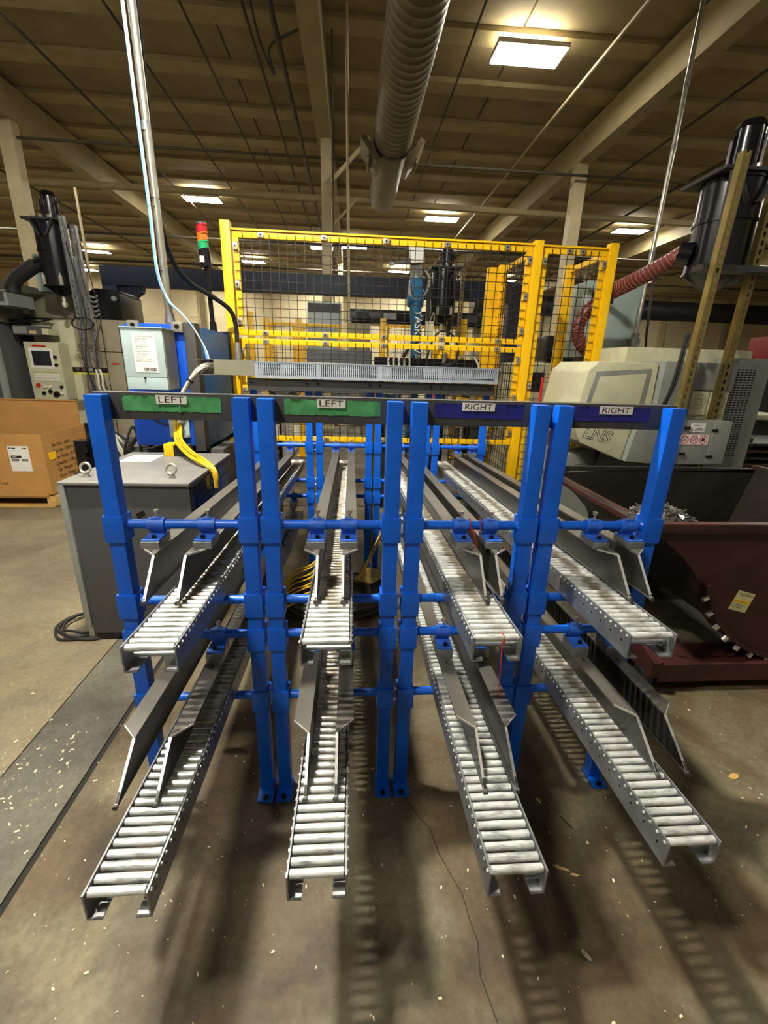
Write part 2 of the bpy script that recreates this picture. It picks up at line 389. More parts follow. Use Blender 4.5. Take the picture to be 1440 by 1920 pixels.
# ------------------------------------------------------------------ ceiling lamps
def lamp(x, y, z, label, lx=1.2, ly=.56, grp=None, dm=None):
    t = thing('ceiling_light', label, 'light', (x, y, z), grp)
    g = mb(); g.box(x - lx / 2, x + lx / 2, y - ly / 2, y + ly / 2, z, z + .012); build('diffuser', g, dm or m_lamp, t, flat=True)
    g = mb(); e = .025
    g.box(x - lx / 2 - e, x + lx / 2 + e, y - ly / 2 - e, y - ly / 2 - .001, z + .004, z + .07); g.box(x - lx / 2 - e, x + lx / 2 + e, y + ly / 2 + .001, y + ly / 2 + e, z + .004, z + .07)
    g.box(x - lx / 2 - e, x - lx / 2 - .001, y - ly / 2, y + ly / 2, z + .004, z + .07); g.box(x + lx / 2 + .001, x + lx / 2 + e, y - ly / 2, y + ly / 2, z + .004, z + .07)
    g.box(x - lx / 2, x + lx / 2, y - ly / 2, y + ly / 2, z + .05, z + .068)
    build('housing', g, m_lampbody, t, flat=True)
    g = mb(); g.box(x - lx * .4, x + lx * .4, y - ly * .3, y + ly * .3, z + .069, z + .076); build('added_uplight', g, m_up, t, flat=True)  # added glowing panel, lifts the ceiling above the fixture
    g = mb(); top = CZ - .2 if z > 6 else 6.45
    for sx in (-1, 1): g.tube([(x + sx * lx * .42, y, z + .07), (x + sx * lx * .42, y, top)], .006, 6)
    build('hanger', g, m_galv, t)
    return t
lamp(3.06, 9.75, 6.9, 'biggest bright ceiling light, upper right beside the round duct')
lamp(-5.2, 18.3, 6.9, 'ceiling light above the stack light, left of the central column')
lamp(3.3, 19.0, 6.9, 'ceiling light just right of the rounded duct end')
lamp(10.8, 19.2, 6.9, 'ceiling light beside the thin pole above the red hose')
lamp(-13.5, 27.5, 6.9, 'ceiling light far left beside the left mist collector')
lamp(-1.4, 24.3, 6.9, 'left one of two touching lights seen through the fence mesh')
lamp(.05, 23.8, 6.9, 'right one of two touching lights seen through the fence mesh')
lamp(-5.5, 28.2, 6.9, 'distant ceiling light in the upper left corner of the fence mesh')
lamp(2.7, 29.1, 6.9, 'small distant ceiling light behind the robot wrist')
lamp(19.7, 30.5, 6.9, 'distant ceiling light just under the red hose by the right mist collector')
lamp(-5.2, 8.55, 6.9, 'ceiling light just past the top left corner of the view')
for x, y, lb in ((-13.2, .4, 'level with the viewer, far to the left'), (11, -.4, 'level with the viewer, far to the right'), (-13.2, 9.5, 'above the dark machine, left of the view'), (11, 9.6, 'above the right mist collector, right of the view'),
                 (-13.2, 18.4, 'in the middle of the hall, left of the view'), (18, 19.3, 'in the middle of the hall, right of the view'), (18, 9.7, 'far right above the plates'), (9.5, 30.2, 'near the back wall behind the right mist collector')):
    lamp(x, y, 6.9, 'ceiling light ' + lb)
lamp(-1.0, 2.05, 4.8, 'low hung small lamp above the rack outside the picture', .26, .13, None, m_low)
lamp(-1.7, -.35, 4.8, 'low hung small lamp behind the viewer outside the picture', .5, .2, None, m_lowb)
for x, y, lb in ((-17, 33, 'leftmost'), (-9.5, 33.2, 'second from left'), (-2.5, 33.8, 'middle'), (4.0, 33.8, 'second from right'), (10.8, 33.2, 'rightmost')):
    lamp(x, y, 6.9, lb + ' of the added ceiling lights that brighten the back wall', 1.2, .56, 'added fill lights along the back wall')  # extra row of lamps, added to brighten the back wall

# ------------------------------------------------------------------ round duct
t = thing('ventilation_duct', 'large grey round ventilation duct hanging from the roof', 'duct', (.74, 8, 5.7))
g = mb(); rings = []
y = 1.0
def ring(y, r, cz=5.72, cx=.74, n=28): return [Vector((cx + r * math.cos(2 * math.pi * k / n), y, cz + r * math.sin(2 * math.pi * k / n))) for k in range(n)]
while y < 10.0:
    for dy, dr in ((0, 0), (.13, 0), (.138, .0035), (.155, .0035)): rings.append(ring(y + dy, .36 + dr))
    y += .165
g.loft(rings); build('main_run', g, m_duct, t)
g = mb(); g.loft([ring(10.0, .375), ring(10.12, .375)]); build('coupling_band', g, m_dark, t)
g = mb(); rings = [ring(10.1, .31), ring(13.2, .33)]
for k in range(1, 7):
    a = k / 6 * math.pi / 2; rings.append(ring(13.2 + .33 * math.sin(a), max(.02, .33 * math.cos(a))))
g.loft(rings); build('end_section', g, m_duct, t)
for sx in (-1, 1):
    g = mb(); cx = .74 + sx * .42; E = (0, R(38) * sx, 0)
    g.cbox((cx, 10.35, 5.5), (.10, .75, .48), E); o = build('side_grille', g, m_duct, t, bev=.01)
    gg = mb()
    for k in range(5): gg.cbox((cx + sx * .045 + sx * .0, 10.35, 5.34 + k * .075), (.05, .66, .03), (0, R(38 + 30) * sx, 0))
    build('grille_blade', gg, m_gird, o)
for y in (4, 7, 9.5, 12):
    g = mb(); g.tube([(.74, y, 6.07), (.74, y, 7.06)], .012, 6); build('hanger_rod', g, m_galv, t)

# ------------------------------------------------------------------ blue rack frames
FX = [(-.749, -.332), (-.260, .133), (.209, .597), (.671, 1.041)]
RX = [(-.735, -.329), (-.251, .135), (.206, .592), (.668, 1.044)]
NAME4 = ['leftmost', 'second from left', 'third from left', 'rightmost']
def bay(Y, X, ztop, bars, label, grp):
    cx = (X[0] + X[1]) / 2
    t = thing('rack_frame', label, 'rack', (cx, Y, 0), grp)
    for i, x in enumerate(X):
        s = 1 if i == 0 else -1
        g = mb(); g.box(x - .0245, x + .0245, Y - .0245, Y + .0245, .012, ztop); p = build('post', g, m_blue, t, bev=.004)
        g = mb(); g.box(x - .030, x + .030, Y - .072, Y + .028, 0, .011); fp = build('foot_plate', g, m_blue, t, bev=.002)
        g = mb(); hexbolt(g, (x, Y - .062, .012), (0, 0, 1), .011, .008); build('anchor_bolt', g, m_blackbolt, fp)
        for z in bars:
            g = mb(); a, b = .0245, .031; z0, z1 = z - .055, z + .033
            g.box(x - b, x + b, Y - b, Y - a, z0, z1); g.box(x - b, x + b, Y + a, Y + b, z0, z1); g.box(x - b, x - a, Y - a, Y + a, z0, z1); g.box(x + a, x + b, Y - a, Y + a, z0, z1)
            c = build('collar', g, m_blue, t, bev=.0012)
            for dz in (-.036, .012):
                g = mb(); hexbolt(g, (x - s * b, Y, z + dz), (-s, 0, 0), .0075, .007); build('set_bolt', g, m_zinc, c)
    for z in bars:
        g = mb(); g.cyl((X[0] + .031, Y, z), (X[1] - .031, Y, z), .0155, n=18)
        o = build('crossbar', g, m_blue, t)
        for x, s in ((X[0] + .031, 1), (X[1] - .031, -1)):
            g = mb(); g.cyl((x, Y, z), (x + s * .006, Y, z), .0205, .016, n=18); build('weld', g, m_blue, o)
    return t
FB = [1.142, .8645, .727, .4595]; RB = [1.040, .756, .625, .351]
for i in range(4):
    bay(1.395, FX[i], 1.546, FB, '%s front bay of blue square-tube rack posts with crossbars' % NAME4[i], 'front rack bays')
    bay(3.5, RX[i], 1.50, RB, '%s rear bay of blue rack posts under the slotted wire duct' % NAME4[i], 'rear rack bays')
# header rails
t = thing('header_rail', 'dark header rail with LEFT and RIGHT signs across the front posts', 'rail', (.145, 1.445, 1.51))
g = mb(); g.box(-.778, 1.068, 1.421, 1.468, 1.472, 1.552); build('rail', g, m_dark, t, bev=.003)
def tape(x0, x1, z0, z1, Y, m):
    nx, nz = 40, 8; vs = []
    r = random.Random(int(x0 * 1000))
    fold = [0] * (nx + 1)
    for k in range(6):
        j = r.randrange(2, nx - 1); fold[j] += .0022; 
    for j in range(nz + 1):
        for i in range(nx + 1):
            x = x0 + (x1 - x0) * i / nx; z = z0 + (z1 - z0) * j / nz
            if j in (0, nz): z += r.uniform(-.0015, .0015)
            vs.append((x + fold[i] * .3, Y - .0012 - fold[i] - r.random() * .0012 - (.004 if (j == nz and r.random() < .15) else 0), z))
    g = mb(); g.add(vs, [(j * (nx + 1) + i, j * (nx + 1) + i + 1, (j + 1) * (nx + 1) + i + 1, (j + 1) * (nx + 1) + i) for j in range(nz) for i in range(nx)])
    return build('tape_strip', g, m, t)
for x0, x1, m, word, s0, s1 in ((-.689, -.400, m_green, 'LEFT', -.588, -.499), (-.209, .089, m_green, 'LEFT', -.107, -.020),
                                (.262, .551, m_navytape, 'RIGHT', .349, .454), (.703, .976, m_navytape, 'RIGHT', .801, .913)):
    tp = tape(x0, x1, 1.497, 1.543, 1.421, m)
    tp['label'] = 'green tape' if m is m_green else 'navy blue tape'
    g = mb(); g.box(s0, s1, 1.4135, 1.4145, 1.521, 1.546); sc_ = build('sign_card', g, m_white, t, flat=True); sc_['label'] = 'white card reading %s' % word
    o = letters(word, .026, (0, 0, 0), FRONT, m_ink, sc_)
    bb = [v.co.x for v in o.data.vertices]; wdt = max(bb) - min(bb); x_ = min(bb)
    k = (s1 - s0) * .84 / wdt
    zz = [v.co.z for v in o.data.vertices]
    kz = .0185 / (max(zz) - min(zz)); z_ = min(zz)
    for v in o.data.vertices:
        v.co.x = (v.co.x - x_) * k + s0 + (s1 - s0) * .08 - ORG[t].x
        v.co.z = (v.co.z - z_) * kz + 1.5245 - ORG[t].z
        v.co.y = v.co.y * 0 + 1.4133 - ORG[t].y
t = thing('header_rail', 'black header rail bolted to the rear posts under the wire duct', 'rail', (.16, 3.45, 1.49))
g = mb(); g.box(-.765, 1.08, 3.43, 3.475, 1.452, 1.535); build('rail', g, m_dark, t, bev=.003)
for X in RX:
    for x in X:
        g = mb(); hexbolt(g, (x, 3.43, 1.506), (0, -1, 0), .010, .008); build('bolt', g, m_blackbolt, t)

# ------------------------------------------------------------------ roller conveyors
SL = .052; PR = .0265; NR = 115; CW = .0625
def conveyor():
    t = thing('roller_conveyor', '', 'conveyor', (0, 0, 0), 'gravity roller conveyors')
    Lc = NR * PR + .01
    for s in (-1, 1):
        g = mb(); a, b = s * CW, s * (CW + .004)
        x0, x1 = min(a, b), max(a, b)
        g.add([(x, y, z - SL * y) for x in (x0, x1) for y in (-.014, Lc) for z in (0, .074)], [(0, 1, 3, 2), (4, 6, 7, 5), (0, 2, 6, 4), (1, 5, 7, 3), (0, 4, 5, 1), (2, 3, 7, 6)])
        f0, f1 = (a - s * .0001, s * (CW - .028))
        f0, f1 = min(f0, f1), max(f0, f1)
        g.add([(x, y, z - SL * y) for x in (f0, f1) for y in (-.014, Lc) for z in (0, .004)], [(0, 1, 3, 2), (4, 6, 7, 5), (0, 2, 6, 4), (1, 5, 7, 3), (0, 4, 5, 1), (2, 3, 7, 6)])
        o = build('side_rail', g, m_galv, t, flat=True)
        h = mb()
        for k in range(NR // 2):
            y = .02 + k * PR * 2
            h.tube([(s * (CW + .004), y, .040 - SL * y), (s * (CW + .0046), y, .040 - SL * y)], .004, 6)
        oh = build('rail_hole', h, m_blackbolt, o, flat=True); oh['kind'] = 'stuff'
    ys_ = [.012] + [.9 * k + .3 for k in range(4)]
    for y in ys_:
        g = mb(); z = .012 - SL * y; g.cyl((-CW, y + .02, z + .012), (CW, y + .02, z + .012), .007, n=8); build('tie_rod', g, m_galv, t)
    g = mb(); r = .0094; x = CW - .002
    prof = [(-x, .6 * r), (-x + .002, r), (x - .002, r), (x, .6 * r)]
    n = 14
    g.loft([[Vector((px, rr * math.cos(2 * math.pi * k / n), rr * math.sin(2 * math.pi * k / n))) for k in range(n)] for px, rr in prof])
    for s in (-1, 1): g.tube([(s * (CW - .004), 0, 0), (s * (CW + .0075), 0, 0)], .0028, 6); g.tube([(s * (CW + .004), 0, 0), (s * (CW + .0065), 0, 0)], .0042, 6)
    r0 = build('roller', g, m_roller, t)
    for k in range(NR):
        o = r0 if k == 0 else r0.copy()
        if k: COL.objects.link(o)
        y = .0 + k * PR
        o.location = (rnd.uniform(-.0006, .0006), y, .0642 - SL * y + rnd.uniform(-.0006, .0006)); o.rotation_euler.x = rnd.uniform(0, 6)
    return t
cv = conveyor()
UP = [(-.496, .975), (-.063, .990), (.390, .995), (.822, .995)]
LO = [(-.487, .672), (-.071, .687), (.378, .672), (.827, .715)]
def clab(lv, i): return '%s %s galvanised roller conveyor, running back through the %s bay' % (lv, 'grey', NAME4[i])
for lv, rows, zb in (('upper', UP, .882), ('lower', LO, .477)):
    for i, (x, y) in enumerate(rows):
        c = cv if (lv == 'upper' and i == 0) else copy_tree(cv)
        c.location = (x, y, zb + (1.395 - y) * SL); c['label'] = clab(lv, i)

# ------------------------------------------------------------------ guide angles
def guide(x, s, Yt, zb, cx, ybar, zbar, rbar, label, rear_c, H=.108, dy=.098):
    # x = web position, s = flange side, Yt = tip, zb(y) = bottom of the web
    t = thing('guide_rail', label, 'guide rail', (x, ybar, zb(ybar)), 'angle guide rails over the conveyors')
    TH, W = .006, .046; ye = 3.66; yc = Yt + dy
    x0, x1 = (x - TH / 2, x + TH / 2)
    P = lambda y, h: (y, zb(y) + h)
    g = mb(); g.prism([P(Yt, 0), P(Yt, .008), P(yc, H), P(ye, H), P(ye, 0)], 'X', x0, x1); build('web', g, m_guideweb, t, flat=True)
    g = mb(); xo = x + s * W
    top = [(x - s * TH / 2, yc), (xo, yc + .046), (xo, ye), (x - s * TH / 2, ye)]
    vs = [(px, py, zb(py) + H + .0002) for px, py in top] + [(px, py, zb(py) + H + .0062) for px, py in top]
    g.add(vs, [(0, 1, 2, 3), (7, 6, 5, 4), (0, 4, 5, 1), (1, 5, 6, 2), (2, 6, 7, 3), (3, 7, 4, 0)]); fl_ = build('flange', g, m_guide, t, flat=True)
    g = mb()                                                     # flame-cut front edge, bright bare steel
    a = Vector((x, Yt - .0015, zb(Yt) + .004)); b = Vector((x, yc - .001, zb(yc) + H + .003))
    g.bar(a, b, TH + .001, .003, up=(0, -1, 0)); g.bar(b, (xo, yc + .0455, zb(yc) + H + .003), .0025, .0062); build('cut_edge', g, m_cut, t, flat=True, label='bright flame-cut edge')
    g = mb(); g.cyl((x, Yt - .004, zb(Yt) + .001), (x, ye, zb(ye) + .001), .0045, n=8); hexbolt(g, (x, Yt - .009, zb(Yt) + .001), (0, 1, 0), .0075, .006)
    build('wear_rod', g, m_dark, t)
    for yb, zbb, xc, front in ((ybar, zbar, cx, True), (3.5, rear_c, x + s * .022, False)):
        zp = zbb - rbar - .0145                                   # top of the clamp plate
        g = mb(); g.tube([(xc - .026, yb, zbb), (xc + .026, yb, zbb)], rbar + .006, 18); g.box(xc - .013, xc + .013, yb - .012, yb + .012, zbb + rbar, zbb + rbar + .0085)
        g.box(xc - .022, xc + .022, yb - .010, yb + .012, zp, zbb)
        c = build('clamp', g, m_bluedirty, t, bev=0)
        g = mb(); g.box(xc - .027, xc + .027, yb - .066, yb + .02, zp - .005, zp); build('clamp_plate', g, m_bluedirty, c, bev=.001)
        g = mb(); yk = yb - .072; g.box(xc - .028, xc + .028, yk, yb + .02, zb(yk) + H + .0066, zp - .0052); build('spacer_block', g, m_galv, t, bev=.001, label='bright steel spacer block')
        g = mb(); hexbolt(g, (xc - s * .004, yb - .046, zp), (0, 0, 1), .0075, .009); g.box(xc - .020, xc + .020, yb - .055, yb - .052, zp + .0001, zp + .0005); build('plate_bolt', g, m_blackbolt, c)
        g = mb(); g.cyl((xc + .002, yb, zbb + rbar + .008), (xc + .002, yb, zbb + rbar + .026), .0042, n=8); hexbolt(g, (xc + .002, yb, zbb + rbar + .026), (0, 0, 1), .009, .008); build('set_bolt', g, m_zinc, c)
    g = mb(); yk = ybar - .092; g.cbox((x + s * .02, yk, zb(yk) + H + .0064), (.006, .018, .001)); build('slot', g, m_blackbolt, fl_, flat=True)
    return t
def gz(z0, y0): return lambda y: z0 - (y - y0) * SL
UG = [((-.596, -1, -.626), (-.502, 1, -.467)), ((-.104, -1, -.113), (-.024, 1, -.008)), ((.418, -1, .368), (.455, 1, .470)), ((.871, -1, .838), (.941, 1, .962))]
UG[2] = ((.412, -1, .370), (.462, 1, .472)); 
LG = [((-.584, -1, -.606), (-.488, 1, -.468)), ((-.115, -1, -.137), (-.036, 1, -.012)), ((.360, -1, .338), (.448, 1, .470)), ((.864, -1, .842), (.953, 1, .975))]
for i in range(4):
    for j in range(2):
        side = 'left' if j == 0 else 'right'
        x, s, c = UG[i][j]
        guide(x, s, 1.176, gz(.978, 1.18), c, 1.395, FB[0], .0155, '%s dark angle guide on the upper conveyor of the %s bay' % (side, NAME4[i]), RB[0])
        x, s, c = LG[i][j]
        guide(x, s, .866 + (.03 if i == 3 else 0), gz(.580, .86), c, 1.395, FB[2], .0155, '%s dark angle guide on the lower conveyor of the %s bay' % (side, NAME4[i]), RB[2], .094, .124)

# red string
t = thing('red_string', 'red string looped round the crossbar clamps of the third bay', 'string', (.41, 1.37, 1.14))
g = mb()
for x in (.402, .437): g.tube([(x + .002 * math.sin(k), 1.395 + .024 * math.cos(k * .63), 1.142 + .024 * math.sin(k * .63)) for k in range(10)], .0016, 5, closed=True)
g.tube(smooth([(.404, 1.371, 1.14), (.415, 1.362, 1.11), (.425, 1.36, 1.07), (.423, 1.36, 1.04)]), .0022, 5); build('loop', g, m_red, t)
t = thing('red_string', 'red string tied to the end roller of the third upper conveyor', 'string', (.40, .99, .97))
g = mb(); y0 = .995; g.tube([(.404 + .001 * k, y0 + .0125 * math.cos(k * .63), .9665 + .0125 * math.sin(k * .63)) for k in range(10)], .0015, 5, closed=True)
g.tube(smooth([(.404, y0 - .012, .966), (.402, y0 - .014, .94), (.407, y0 - .01, .88), (.414, y0, .82), (.42, y0, .775)]), .0018, 5); build('tail', g, m_red, t)

# ------------------------------------------------------------------ grey floor box with lifting eyes
t = thing('transformer_cabinet', 'low charcoal cabinet with two lifting eyes on the floor left of the rack', 'cabinet', (-1.24, 2.85, 0))
g = mb(); g.box(-1.555, -.90, 2.445, 3.30, .05, .985); build('body', g, m_char, t, bev=.004)
g = mb(); g.box(-1.59, -.895, 2.43, 3.31, .985, 1.0); build('lid', g, m_topgrey, t, bev=.002)
g = mb(); g.box(-1.59, -1.556, 2.43, 3.31, .10, .985); build('door_edge', g, m_silver, t, bev=.003)
g = mb(); g.box(-1.585, -1.556, 2.44, 3.30, .03, .098); build('plinth_edge', g, m_silver, t, bev=.003)
g = mb(); g.box(-1.55, -.90, 2.45, 3.29, 0, .05); build('plinth', g, m_black, t)
g = mb(); g.box(-.899, -.885, 2.45, 3.25, .10, .975); g.box(-.884, -.880, 2.5, 3.2, .2, .9); build('side_cover', g, m_black, t, bev=.002)
for x in (-1.50, -1.03):
    g = mb(); g.tube([(x + .027 * math.cos(a * .3927), 2.56 + .008 * math.sin(a * .3927), 1.052 + .027 * math.sin(a * .3927)) for a in range(16)], .0075, 8, closed=True); g.cyl((x, 2.56, 1.0), (x, 2.56, 1.028), .018, .010, 12); build('lifting_eye', g, m_zinc, t)
g = mb(); g.box(-1.53, -1.33, 2.98, 3.2, 1.0002, 1.0012); build('paper_sheet', g, m_white, t, flat=True)
g = mb(); g.box(-1.27, -1.16, 2.4435, 2.4449, .80, .88); 
g = mb(); g.cbox((-1.18, 2.4437, .815), (.05, .0012, .03), (0, R(-25), 0)); build('scuff_mark', g, m_black, t, flat=True)
# yellow handled block on top at the back
t = thing('junction_block', 'yellow and black block standing on the charcoal cabinet under the blue cabinet', 'block', (-1.25, 3.22, 1.0))
g = mb(); g.box(-1.31, -1.245, 3.17, 3.27, 1.001, 1.085); build('yellow_end', g, m_yellow, t, bev=.003)
g = mb(); g.box(-1.244, -1.145, 3.17, 3.27, 1.001, 1.075); build('black_body', g, m_black, t, bev=.003)

# pedestal + robot controller cabinet
t = thing('controller_cabinet', 'tall bright blue controller cabinet with charcoal door edges behind the left posts', 'cabinet', (-1.33, 3.9, 0))
g = mb(); g.box(-1.565, -1.165, 3.35, 3.40, 1.02, 1.885); build('front_door', g, m_cabblue, t, bev=.006)
g = mb(); g.box(-1.60, -1.566, 3.36, 3.42, 1.02, 1.87); build('hinge_strip', g, m_cabblue, t, bev=.003)
g = mb(); g.box(-1.163, -1.085, 3.345, 3.46, .98, 1.90); build('corner_post', g, m_dark, t, bev=.006, label='charcoal corner post')
g = mb(); g.box(-1.56, -1.09, 3.461, 4.27, 1.0, 1.88); build('body', g, m_cabside, t, bev=.004, label='dark teal side wall')
g = mb(); g.box(-1.16, -1.082, 4.271, 4.385, .98, 1.90); build('rear_post', g, m_black, t, bev=.006)
g = mb(); g.box(-1.56, -1.06, 3.42, 4.35, .0, .98)
build('pedestal', g, m_black, t, bev=.004)
g = mb(); g.box(-1.058, -.96, 3.36, 3.75, 0, .995); build('side_box', g, m_char, t, bev=.004)
for x in (-1.50, -1.20):
    g = mb(); g.cbox((x, 3.335, 1.865), (.075, .025, .07)); o = build('lifting_lug', g, m_zinc, t, bev=.004)
    g = mb(); g.cyl((x, 3.3224, 1.868), (x, 3.3215, 1.868), .017, n=14); build('lug_hole', g, m_blackbolt, o, flat=True)
g = mb(); g.box(-1.335, -1.19, 3.325, 3.349, 1.085, 1.24); o = build('gland_plate', g, m_xfmr, t, bev=.004)
for x in (-1.325, -1.20):
    for z in (1.10, 1.225):
        g = mb(); hexbolt(g, (x, 3.325, z), (0, -1, 0), .008, .006); build('gland_bolt', g, m_zinc, o)
g = mb(); g.tube(smooth([(-1.50, 3.36, 1.27), (-1.45, 3.335, 1.22), (-1.38, 3.335, 1.19), (-1.335, 3.338, 1.18)]), .006, 6); build('door_cable', g, m_rubber, t)

# small transformer / disconnect hung on the cabinet
t = thing('wall_transformer', 'pale grey-green transformer box with a white data label hung on the blue cabinet', 'electrical box', (-1.34, 3.2, 1.43))
g = mb(); g.box(-1.488, -1.222, 3.105, 3.316, 1.515, 1.825); build('cover', g, m_xfmr, t, bev=.003)
g = mb(); g.box(-1.488, -1.222, 3.105, 3.316, 1.435, 1.5125); build('wiring_cover', g, m_xfmr, t, bev=.003)
g = mb(); g.box(-1.2215, -1.218, 3.12, 3.316, 1.437, 1.822); build('side_panel', g, m_xfmrs, t)
g = mb(); g.box(-1.492, -1.216, 3.098, 3.318, 1.826, 1.834); build('top_flange', g, m_xfmr, t)
g = mb(); hexbolt(g, (-1.365, 3.105, 1.512), (0, -1, 0), .006, .012); build('cover_screw', g, m_blackbolt, t)
g = mb(); g.cbox((-1.345, 3.1035, 1.672), (.148, .0012, .25)); lb = build('data_label', g, m_white, t, flat=True)
z = 1.785
r_ = random.Random(3)
for k, wds in enumerate(('  UL         IEEE', 'DRY TYPE TRANSFORMER', 'GENERAL PURPOSE', 'PHASE  1   HZ 60', 'H1  H2  H3  H4', '  240 X 480 VOLTS', 'TEMP RISE 115 C', 'PRIMARY  WIRING', 'H1-H3   H2-H4', 'X1  X2  X3  X4', 'SECONDARY 120/240', 'INDOOR / OUTDOOR')):
    letters(wds, .0105, (-1.408, 3.1026, z), FRONT, m_ink, lb, ext=.0002); z -= .0155
g = mb(); x = -1.365
for k in range(16):
    w_ = r_.choice((.0018, .003, .0042)); g.box(x, x + w_, 3.1022, 3.1029, 1.556, 1.578); x += w_ + r_.choice((.0015, .0028))
b_ = build('barcode', g, m_ink, lb, flat=True); b_['kind'] = 'stuff'

# vertical conduit with blue hoses
t = thing('vertical_conduit', 'thick galvanised conduit dropping from the roof onto the blue cabinet', 'conduit', (-1.30, 3.5, 1.9))
g = mb(); g.cyl((-1.305, 3.5, 1.90), (-1.345, 3.5, 6.9), .026, n=18); build('pipe', g, m_galvpole, t)
g = mb(); g.cyl((-1.305, 3.5, 1.886), (-1.305, 3.5, 1.955), .036, .031, n=18); build('hub', g, m_galv, t)
g = mb(); g.cyl((-1.32, 3.5, 3.05), (-1.32, 3.5, 3.1), .030, n=18); build('coupling', g, m_galv, t)
for z in (2.23, 2.62, 2.67):
    g = mb(); g.tube([(-1.325 + .036 * math.cos(a * .5236) - .010, 3.5 + .036 * math.sin(a * .5236), z) for a in range(12)], .003, 5, closed=True); g.box(-1.30, -1.265, 3.495, 3.50, z - .002, z + .003); build('cable_tie', g, m_blackbolt, t)
for k, (dx, dy, m_) in enumerate(((-.040, -.012, m_cable_b), (-.037, -.027, m_cable_b), (-.024, -.036, m_cable_w))):
    t = thing('air_hose', ('outer blue', 'inner blue', 'pale')[k] + ' hose tied along the thick conduit above the blue cabinet', 'hose', (-1.35, 3.47, 1.9))
    g = mb(); g.tube(smooth([(-1.38 + dx, 3.64 + dy, 6.8), (-1.37 + dx, 3.64 + dy, 4.2), (-1.35 + dx, 3.64 + dy, 2.7), (-1.347 + dx, 3.64 + dy, 2.25), (-1.31 + dx * .6, 3.61, 2.06), (-1.21, 3.50 + k * .01, 1.96), (-1.13, 3.48, 1.87), (-1.075, 3.465, 1.78), (-1.05 + .006 * k, 3.455, 1.70), (-1.04 + .008 * k, 3.45, 1.615)]), [.0085] * 22 + [.005] * 33 if k < 2 else .005, 8); build('hose', g, m_, t)
t = thing('black_cable', 'heavy black cable curving from the conduit over to the fence post', 'cable', (-1.2, 3.9, 1.8))
g = mb(); g.tube(smooth([(-1.31, 3.56, 4.5), (-1.335, 3.6, 3.2), (-1.37, 3.7, 2.6), (-1.36, 3.85, 2.36), (-1.30, 4.0, 2.24), (-1.17, 4.15, 2.16), (-1.06, 4.28, 2.07), (-1.03, 4.33, 1.94), (-1.03, 4.33, 1.80)]), .020, 10); build('cable', g, m_rubber, t)
g = mb(); g.cyl((-1.03, 4.33, 1.70), (-1.03, 4.33, 1.80), .030, .026, 14); g.cyl((-1.03, 4.33, 1.62), (-1.03, 4.33, 1.70), .036, n=8); build('cable_gland', g, m_zinc, t)

# stack light
t = thing('stack_light', 'signal tower light with red, amber and green lenses on a black pole', 'signal light', (-1.19, 4.18, 1.9))
g = mb(); g.cyl((-1.19, 4.18, 1.88), (-1.205, 4.18, 2.385), .020, n=12); build('pole', g, m_black, t)
g = mb(); g.cyl((-1.19, 4.18, 1.88), (-1.19, 4.18, 1.96), .034, .026, 14); build('pole_socket', g, m_black, t)
g = mb(); g.cyl((-1.206, 4.18, 2.385), (-1.214, 4.18, 2.52), .046, n=20); build('base_module', g, m_black, t)
for nm, m_, z in (('green_lens', m_greenlens, 2.52), ('amber_lens', m_orange, 2.58), ('red_lens', m_redlens, 2.64)):
    g = mb()
    for a, b, rr in ((.001, .012, .046), (.012, .047, .043), (.047, .058, .046)): g.cyl((-1.216, 4.18, z + a), (-1.219, 4.18, z + b), rr, n=20)
    build(nm, g, m_, t, label=nm.replace('_', ' '))
g = mb(); g.cyl((-1.22, 4.18, 2.699), (-1.222, 4.18, 2.715), .046, n=20); build('cap', g, m_dark, t)
g = mb(); g.cbox((-1.222, 4.1335, 2.44), (.034, .002, .045)); build('sticker', g, m_white, t, flat=True)

for o in list(COL.objects):
    if o.parent is None and o.name in ('controller_cabinet', 'wall_transformer', 'vertical_conduit', 'stack_light', 'black_cable'): o.location = o.location + Vector((-.035, .14, .012 if o.name != 'controller_cabinet' else 0))

# ------------------------------------------------------------------ wire duct on the rear header
t = thing('wire_duct', 'grey slotted plastic wire duct lying on the black rear header rail', 'wire duct', (0, 3.45, 1.54))
X0, X1, Z0, Z1, YA, YB = -.70, 1.095, 1.541, 1.648, 3.405, 3.475
g = mb(); g.box(X0, X1, YA, YB, Z0, Z0 + .012); build('floor_strip', g, m_plastic, t)
g = mb(); g.box(X0, X1, YA + .001, YA + .0045, Z0 + .0125, Z0 + .016); g.box(X0, X1, YA + .001, YA + .004, Z1 - .008, Z1 - .001)
n = 124
for k in range(n):
    x = X0 + (X1 - X0) * (k + .5) / n; wd = (.0088 if k % 31 else .018)
    g.box(x - wd / 2, x + wd / 2, YA, YA + .003, Z0 + .0125, Z1 - .0005); g.box(x - wd / 2, x + wd / 2, YB - .003, YB, Z0 + .0125, Z1 - .0005)
o = build('duct_fingers', g, m_plastic, t, flat=True); o['kind'] = 'stuff'
g = mb(); g.box(-.72, X1 + .01, YA - .003, YB + .003, Z1, Z1 + .005); build('cover', g, m_plastic, t)
g = mb(); g.box(-.985, -.703, YA - .004, YA, 1.553, 1.655); g.box(-1.105, -.703, YA - .004, YB, 1.655, 1.658); g.box(-1.105, -.985, YA - .004, YB, 1.551, 1.554); g.box(-1.105, -.703, YB - .003, YB, 1.554, 1.655); build('solid_end', g, m_xfmrs, t, label='solid beige end trough')
t = thing('cable_bundle', 'dark cables added inside the slotted grey wire duct to darken its gaps', 'cables', (.2, 3.44, 1.56))
